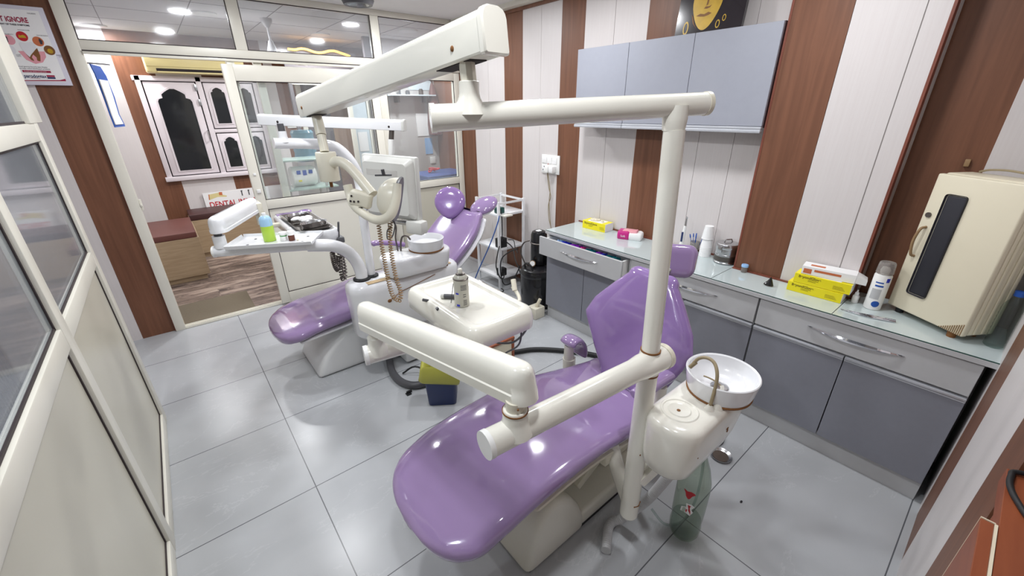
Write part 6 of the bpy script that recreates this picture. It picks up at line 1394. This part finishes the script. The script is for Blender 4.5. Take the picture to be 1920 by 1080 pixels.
# acrylic shelf, canister, water bottle
sh = thing('acrylic_shelf', 'mint acrylic two-board shelf stand behind the sliding door glass', 'shelf', (1.05, 4.58, 0))
build('board', MB().box(0.865, 1.25, 4.44, 4.74, 1.192, 1.206, 0.002), 'phone_glass', sh)
build('board', MB().box(0.865, 1.335, 4.42, 4.74, 0.922, 0.937, 0.002), 'phone_glass', sh)
for x in (0.885, 1.232):
    for y in (4.46, 4.72): build('upright', MB().box(x-0.01, x+0.01, y-0.01, y+0.01, 0, 1.192), 'greywall', sh)
cn = thing('canister', 'white rounded canister with blue print on the lower mint shelf', 'canister', (1.05, 4.60, 0.938))
build('canister_body', MB().tube([(0.945, 4.60, 1.035), (0.955, 4.60, 1.035), (1.15, 4.60, 1.035), (1.175, 4.60, 1.035)], [0.085, 0.096, 0.096, 0.08], 36), 'white', cn)
q = MB()
for k in range(3): q.box(0.985+0.055*k, 1.02+0.055*k, 4.500, 4.506, 1.065-0.012*(k % 2), 1.10)
build('blue_print', q, 'blue', cn)
build('yellow_print', MB().box(0.99, 1.02, 4.502, 4.507, 0.995, 1.01), 'yellow', cn)
wd = thing('water_dispenser', 'pale blue water bottle on a white dispenser in the waiting room', 'dispenser', (1.24, 5.05, 0))
build('dispenser_body', MB().box(1.11, 1.37, 4.95, 5.2, 0, 1.13, 0.01), 'greywall', wd)
wq = [(0.05, 1.131), (0.11, 1.15), (0.115, 1.17)]
for k in range(4): wq += [(0.115, 1.19+0.055*k), (0.108, 1.215+0.055*k)]
wq += [(0.115, 1.42), (0.10, 1.445), (0.0, 1.45)]
build('bottle', MB().lathe([(0.0, 1.131)]+wq, (1.24, 5.06, 0), n=32), 'bluewater', wd)
swb = thing('socket_plate', 'white switch plate on the brown stripe behind the sliding door glass', 'socket', (1.51, 6.49, 1.10))
build('plate', MB().box(1.43, 1.60, 6.485, 6.499, 1.42, 1.53, 0.003), 'white', swb)
for k in range(2): build('switch', MB().box(1.45+0.07*k, 1.50+0.07*k, 6.48, 6.485, 1.45, 1.50, 0.002), 'paper', swb)
# right bay of the waiting room
tbx = thing('side_table', 'blue-topped side table behind the right glass pane', 'table', (2.58, 4.55, 0))
build('table_top', MB().box(2.30, 2.90, 4.30, 4.80, 0.86, 0.93, 0.006), 'suit_blue', tbx)
build('table_edge', MB().box(2.30, 2.90, 4.294, 4.30, 0.885, 0.905), 'sky', tbx)
for x in (2.33, 2.87):
    for y in (4.33, 4.77): build('leg', MB().box(x-0.02, x+0.02, y-0.02, y+0.02, 0, 0.86), 'dkgrey', tbx)
cpts = [(2.50+0.05*math.cos(a*1.3)+0.015*k/6, 4.60+0.05*math.sin(a*1.7), 0.935+0.012+0.010*math.sin(a*2.1)+0.001*k) for k, a in enumerate([0.55*i for i in range(26)])]
tag(build('red_cord', MB().tube(cpts, 0.008, n=8, smooth=3), 'red'), 'bundle of red cord on the blue-topped side table', 'cord')
for x0, x1, z0, z1, lab, m_ in ((2.79, 2.96, 1.30, 1.585, 'larger white notice on the grey wall panel behind the right glass', 'paper'), (2.89, 3.0, 1.06, 1.27, 'smaller pale blue notice below the larger white one on the grey wall panel', 'sky'), (2.72, 3.06, 1.87, 2.0, 'pale blue sheet high on the grey wall panel above the little shelf', 'skyglass')):
    tag(build('notice', MB().box(x0, x1, 5.412, 5.419, z0, z1), m_), lab, 'notice')
ws = thing('wall_shelf', 'small glass wall shelf on the grey panel behind the right pane', 'shelf', (2.70, 5.33, 1.795))
build('shelf_board', MB().box(2.40, 3.02, 5.24, 5.418, 1.795, 1.81, 0.002), 'skyglass', ws)
build('bracket', MB().box(2.50, 2.52, 5.28, 5.418, 1.72, 1.795), 'dark_steel', ws)
build('bracket', MB().box(2.90, 2.92, 5.28, 5.418, 1.72, 1.795), 'dark_steel', ws)
for x, y, h, r, m_, lab in ((2.46, 5.33, 0.06, 0.022, 'paper', 'short white jar at the left end of the far glass shelf'), (2.55, 5.33, 0.11, 0.014, 'dkgrey', 'thin dark bottle second on the far glass shelf'), (2.66, 5.33, 0.05, 0.028, 'dkgrey', 'squat dark jar mid-way on the far glass shelf'), (2.85, 5.33, 0.07, 0.03, 'dark_steel', 'steel pot toward the right of the far glass shelf')):
    j = build('jar', MB().lathe([(0.0, 0.0), (r, 0.0), (r, h*0.8), (r*0.7, h*0.9), (r*0.7, h), (0.0, h)], (x, y, 1.8105), n=20), m_); tag(j, lab, 'jar')
bg = thing('hanging_bag', 'dark maroon bag hanging beside the notices behind the right pane', 'bag', (3.03, 5.30, 1.35))
R = []
for z, kx, ky in ((1.30, 0.06, 0.05), (1.32, 0.085, 0.07), (1.45, 0.09, 0.07), (1.65, 0.07, 0.06), (1.85, 0.04, 0.04), (1.95, 0.015, 0.015)): R.append(rect_loop(3.02, 5.33, kx, ky, min(kx, ky)*0.6, z, 5))
build('bag_body', MB().loft(R), 'cushion', bg)
build('bag_loop', MB().tube([(3.02, 5.33, 1.94), (3.02, 5.36, 2.02), (3.02, 5.415, 2.04)], 0.008, n=8), 'dcushion', bg)
tag(build('socket_plate', MB().box(2.95, 3.03, 5.405, 5.419, 0.93, 1.02, 0.003), 'white'), 'white socket plate low on the grey panel right of the blue-topped table', 'socket')
# hanging sheet on a rod inside the doorway
hg = thing('hanging_sheet', 'blue and white sheet hanging from a rod just inside the doorway', 'calendar', (-0.215, 4.72, 1.53))
build('rod', MB().tube([(-0.326, 4.60, 1.985), (-0.27, 4.60, 1.972), (-0.11, 4.62, 1.966)], 0.006, n=10).tube([(-0.326, 4.50, 2.03), (-0.30, 4.55, 2.0), (-0.27, 4.60, 1.974)], 0.005, n=8), 'steel', hg)
def sheet(pts, m, nm):
    R = []
    for y, z, x in pts: R.append([(x-0.003+(y[0]-4.6)*0.20, y[0], z), (x-0.003+(y[1]-4.6)*0.20, y[1], z), (x+0.003+(y[1]-4.6)*0.20, y[1], z), (x+0.003+(y[0]-4.6)*0.20, y[0], z)])
    return build(nm, MB().loft(R), m, hg)
sheet([((4.60, 4.82), 1.965, -0.222), ((4.60, 4.85), 1.90, -0.214), ((4.60, 4.86), 1.75, -0.212), ((4.60, 4.83), 1.62, -0.214), ((4.60, 4.86), 1.545, -0.212), ((4.60, 4.86), 1.53, -0.212)], 'blue', 'blue_backing')
sheet([((4.61, 4.80), 1.865, -0.204), ((4.61, 4.79), 1.75, -0.204), ((4.61, 4.77), 1.62, -0.206), ((4.61, 4.80), 1.55, -0.204)], 'paper', 'white_sheet')
tag(build('door_bolt', MB().box(-0.204, -0.192, 3.985, 4.045, 1.01, 1.03, 0.003).box(-0.204, -0.19, 4.0, 4.012, 0.98, 1.06, 0.002), 'alu'), 'cream bolt plate on the left door jamb', 'bolt')

# ================================================================ POSTER ON THE END WALL
po = thing('poster', 'framed white dental poster with red heading on the brown and white end wall', 'poster', (-0.445, YB-0.012, 1.795))
px0, px1, pz0, pz1 = -0.575, -0.308, 1.795, 2.210; PYY = YB-0.022; PK = (px1-px0)/0.312
build('backing', MB().box(px0, px1, PYY, YB-0.001, pz0, pz1, 0.002), mat('pale_lilac_frame', (214, 212, 224), 0.35), po)
RX, UZ = (1, 0, 0), (0, 0, 1)
def PQ(m_, nm, polys, d=0.0008):
    q = MB()
    for P in polys: poly(q, [(x*PK, z) for x, z in P], (px0, PYY, pz0), RX, UZ, d)
    return build(nm, q, m_, po)
def circ(cx, cz, r, n=24): return [(cx+r/PK*0.92*math.cos(2*PI*k/n), cz+r*math.sin(2*PI*k/n)) for k in range(n)]
PQ('paper', 'sheet', [[(0.018, 0.020), (0.285, 0.020), (0.285, 0.395), (0.018, 0.395)]], 0.0004)
text('heading', "DON'T IGNORE", 0.036, (px0+0.010*PK, PYY, pz0+0.330), RX, UZ, 'crimson', po, bold=0.0012, depth=0.0012, sx=0.80*PK)
text('subheading', 'ANY OF THESE SYMPTOMS', 0.0115, (px0+0.075*PK, PYY, pz0+0.312), RX, UZ, 'ink_black', po, depth=0.0012, bold=0.0004, sx=PK)
text('small_caption', 'HALEON', 0.010, (px0+0.225*PK, PYY, pz0+0.376), RX, UZ, 'ink_black', po, depth=0.0012, sx=PK)
for s_, x, z in (('SWOLLEN GUMS', 0.125, 0.288), ('BAD BREATH', 0.062, 0.262), ('GUM RECESSION', 0.195, 0.266), ('BLEEDING', 0.247, 0.165), ('GUMS', 0.254, 0.157), ('LOOSE', 0.075, 0.158), ('TEETH', 0.075, 0.150)):
    text('caption', s_, 0.0075, (px0+x, PYY, pz0+z), RX, UZ, 'ink_black', po, depth=0.0012, sx=PK)
for x, z, m_ in ((0.155, 0.258, 'red'), (0.087, 0.236, 'pink'), (0.224, 0.236, 'orange'), (0.263, 0.192, 'rust'), (0.07, 0.185, 'tooth')):
    PQ(m_, 'round_picture', [circ(x, z, 0.0255)], 0.0010)
PQ('gold', 'picture_detail', [[(0.137, 0.250), (0.173, 0.250), (0.170, 0.262), (0.160, 0.266), (0.150, 0.262), (0.140, 0.266)], circ(0.265, 0.188, 0.013)], 0.0014)
PQ('violet', 'picture_detail', [[(0.07, 0.232), (0.083, 0.255), (0.085, 0.222), (0.075, 0.222)]], 0.0014) if False else PQ('ink_black', 'picture_detail', [[(0.066, 0.238), (0.074, 0.255), (0.082, 0.250), (0.079, 0.222), (0.070, 0.225)]], 0.0014)
PQ('ink_black', 'picture_detail', [[(0.233, 0.255), (0.246, 0.240), (0.240, 0.222), (0.230, 0.222), (0.228, 0.240)]], 0.0014)
PQ('pink', 'gum_picture', [[(0.105, 0.180), (0.235, 0.184), (0.232, 0.155), (0.205, 0.125), (0.165, 0.115), (0.128, 0.135)]], 0.0009)
PQ('rust', 'tooth_root', [[(0.138, 0.165), (0.205, 0.200), (0.205, 0.160), (0.195, 0.130), (0.182, 0.132), (0.172, 0.155), (0.163, 0.130), (0.152, 0.135)]], 0.0013)
PQ('tooth', 'tooth_crown', [[(0.125, 0.220), (0.133, 0.228), (0.16, 0.224), (0.185, 0.232), (0.202, 0.222), (0.200, 0.198), (0.180, 0.180), (0.160, 0.162), (0.150, 0.150), (0.140, 0.165), (0.130, 0.185)]], 0.0016)
PQ('pink', 'root_stripe', [[(0.160, 0.150), (0.172, 0.165), (0.183, 0.150), (0.178, 0.122), (0.168, 0.122)]], 0.0017)
text('body_line', 'Avoid ignoring the early signs. Regular', 0.0092, (px0+0.075*PK, PYY, pz0+0.096), RX, UZ, 'ink_black', po, depth=0.0012, sx=PK)
text('body_line', 'use helps reduce bleeding gum problems', 0.0092, (px0+0.075*PK, PYY, pz0+0.086), RX, UZ, 'ink_black', po, depth=0.0012, sx=PK)
PQ('crimson', 'red_bar', [[(0.085, 0.068), (0.225, 0.068), (0.225, 0.080), (0.085, 0.080)]], 0.0010)
text('bar_text', 'Consult your dentist to know more', 0.0075, (px0+0.093*PK, PYY, pz0+0.0715), RX, UZ, 'paper', po, depth=0.0014, sx=PK)
text('brand_print', 'parodontax', 0.026, (px0+0.082*PK, PYY, pz0+0.040), RX, UZ, 'navy', po, depth=0.0012, bold=0.0006, sx=0.9*PK)
PQ('crimson', 'brand_swoosh', [[(0.105, 0.0375), (0.155, 0.034), (0.16, 0.0355), (0.11, 0.039)], [(0.018, 0.020), (0.285, 0.024), (0.285, 0.038), (0.255, 0.030), (0.018, 0.024)]], 0.0010)
PQ('crimson', 'product_block', [[(0.195, 0.046), (0.236, 0.046), (0.236, 0.056), (0.195, 0.056)]], 0.0010)
PQ('navy', 'product_block', [[(0.195, 0.036), (0.236, 0.036), (0.236, 0.045), (0.195, 0.045)]], 0.0010)

# ================================================================ DESK BESIDE THE VIEWER
dk = thing('desk', 'reddish brown laminate counter at the near right, cream edge band chipped', 'counter', (0.70, -0.40, 0.866))
build('desk_top', MB().box(0.25, 1.046, -0.75, -0.1445, 0.995, 1.03, 0.001, seg=1), 'desk', dk)
build('desk_body', MB().box(0.25, 1.04, -0.75, -0.160, 0.866, 0.995), 'desk', dk)
build('front_rail', MB().box(0.25, 0.868, -0.1400, -0.1245, 0.870, 1.03, 0.001, seg=1), 'desk', dk)
build('edge_band', MB().box(0.25, 0.867, -0.1435, -0.1400, 0.870, 1.0315), 'desk_edge', dk)
build('edge_band', MB().box(0.8682, 0.8702, -0.141, -0.1245, 0.870, 1.0312), 'desk_edge', dk)
tag(build('cable', MB().tube([(1.05, -0.30, 1.045), (1.045, -0.20, 1.040), (1.035, -0.155, 1.036), (1.015, -0.149, 1.0355), (0.985, -0.149, 1.0355), (0.95, -0.158, 1.0355), (0.90, -0.18, 1.0355), (0.82, -0.23, 1.0355)], 0.0045, n=10, smooth=6), 'black_rub'), 'black cable looped on the reddish brown counter', 'cable')
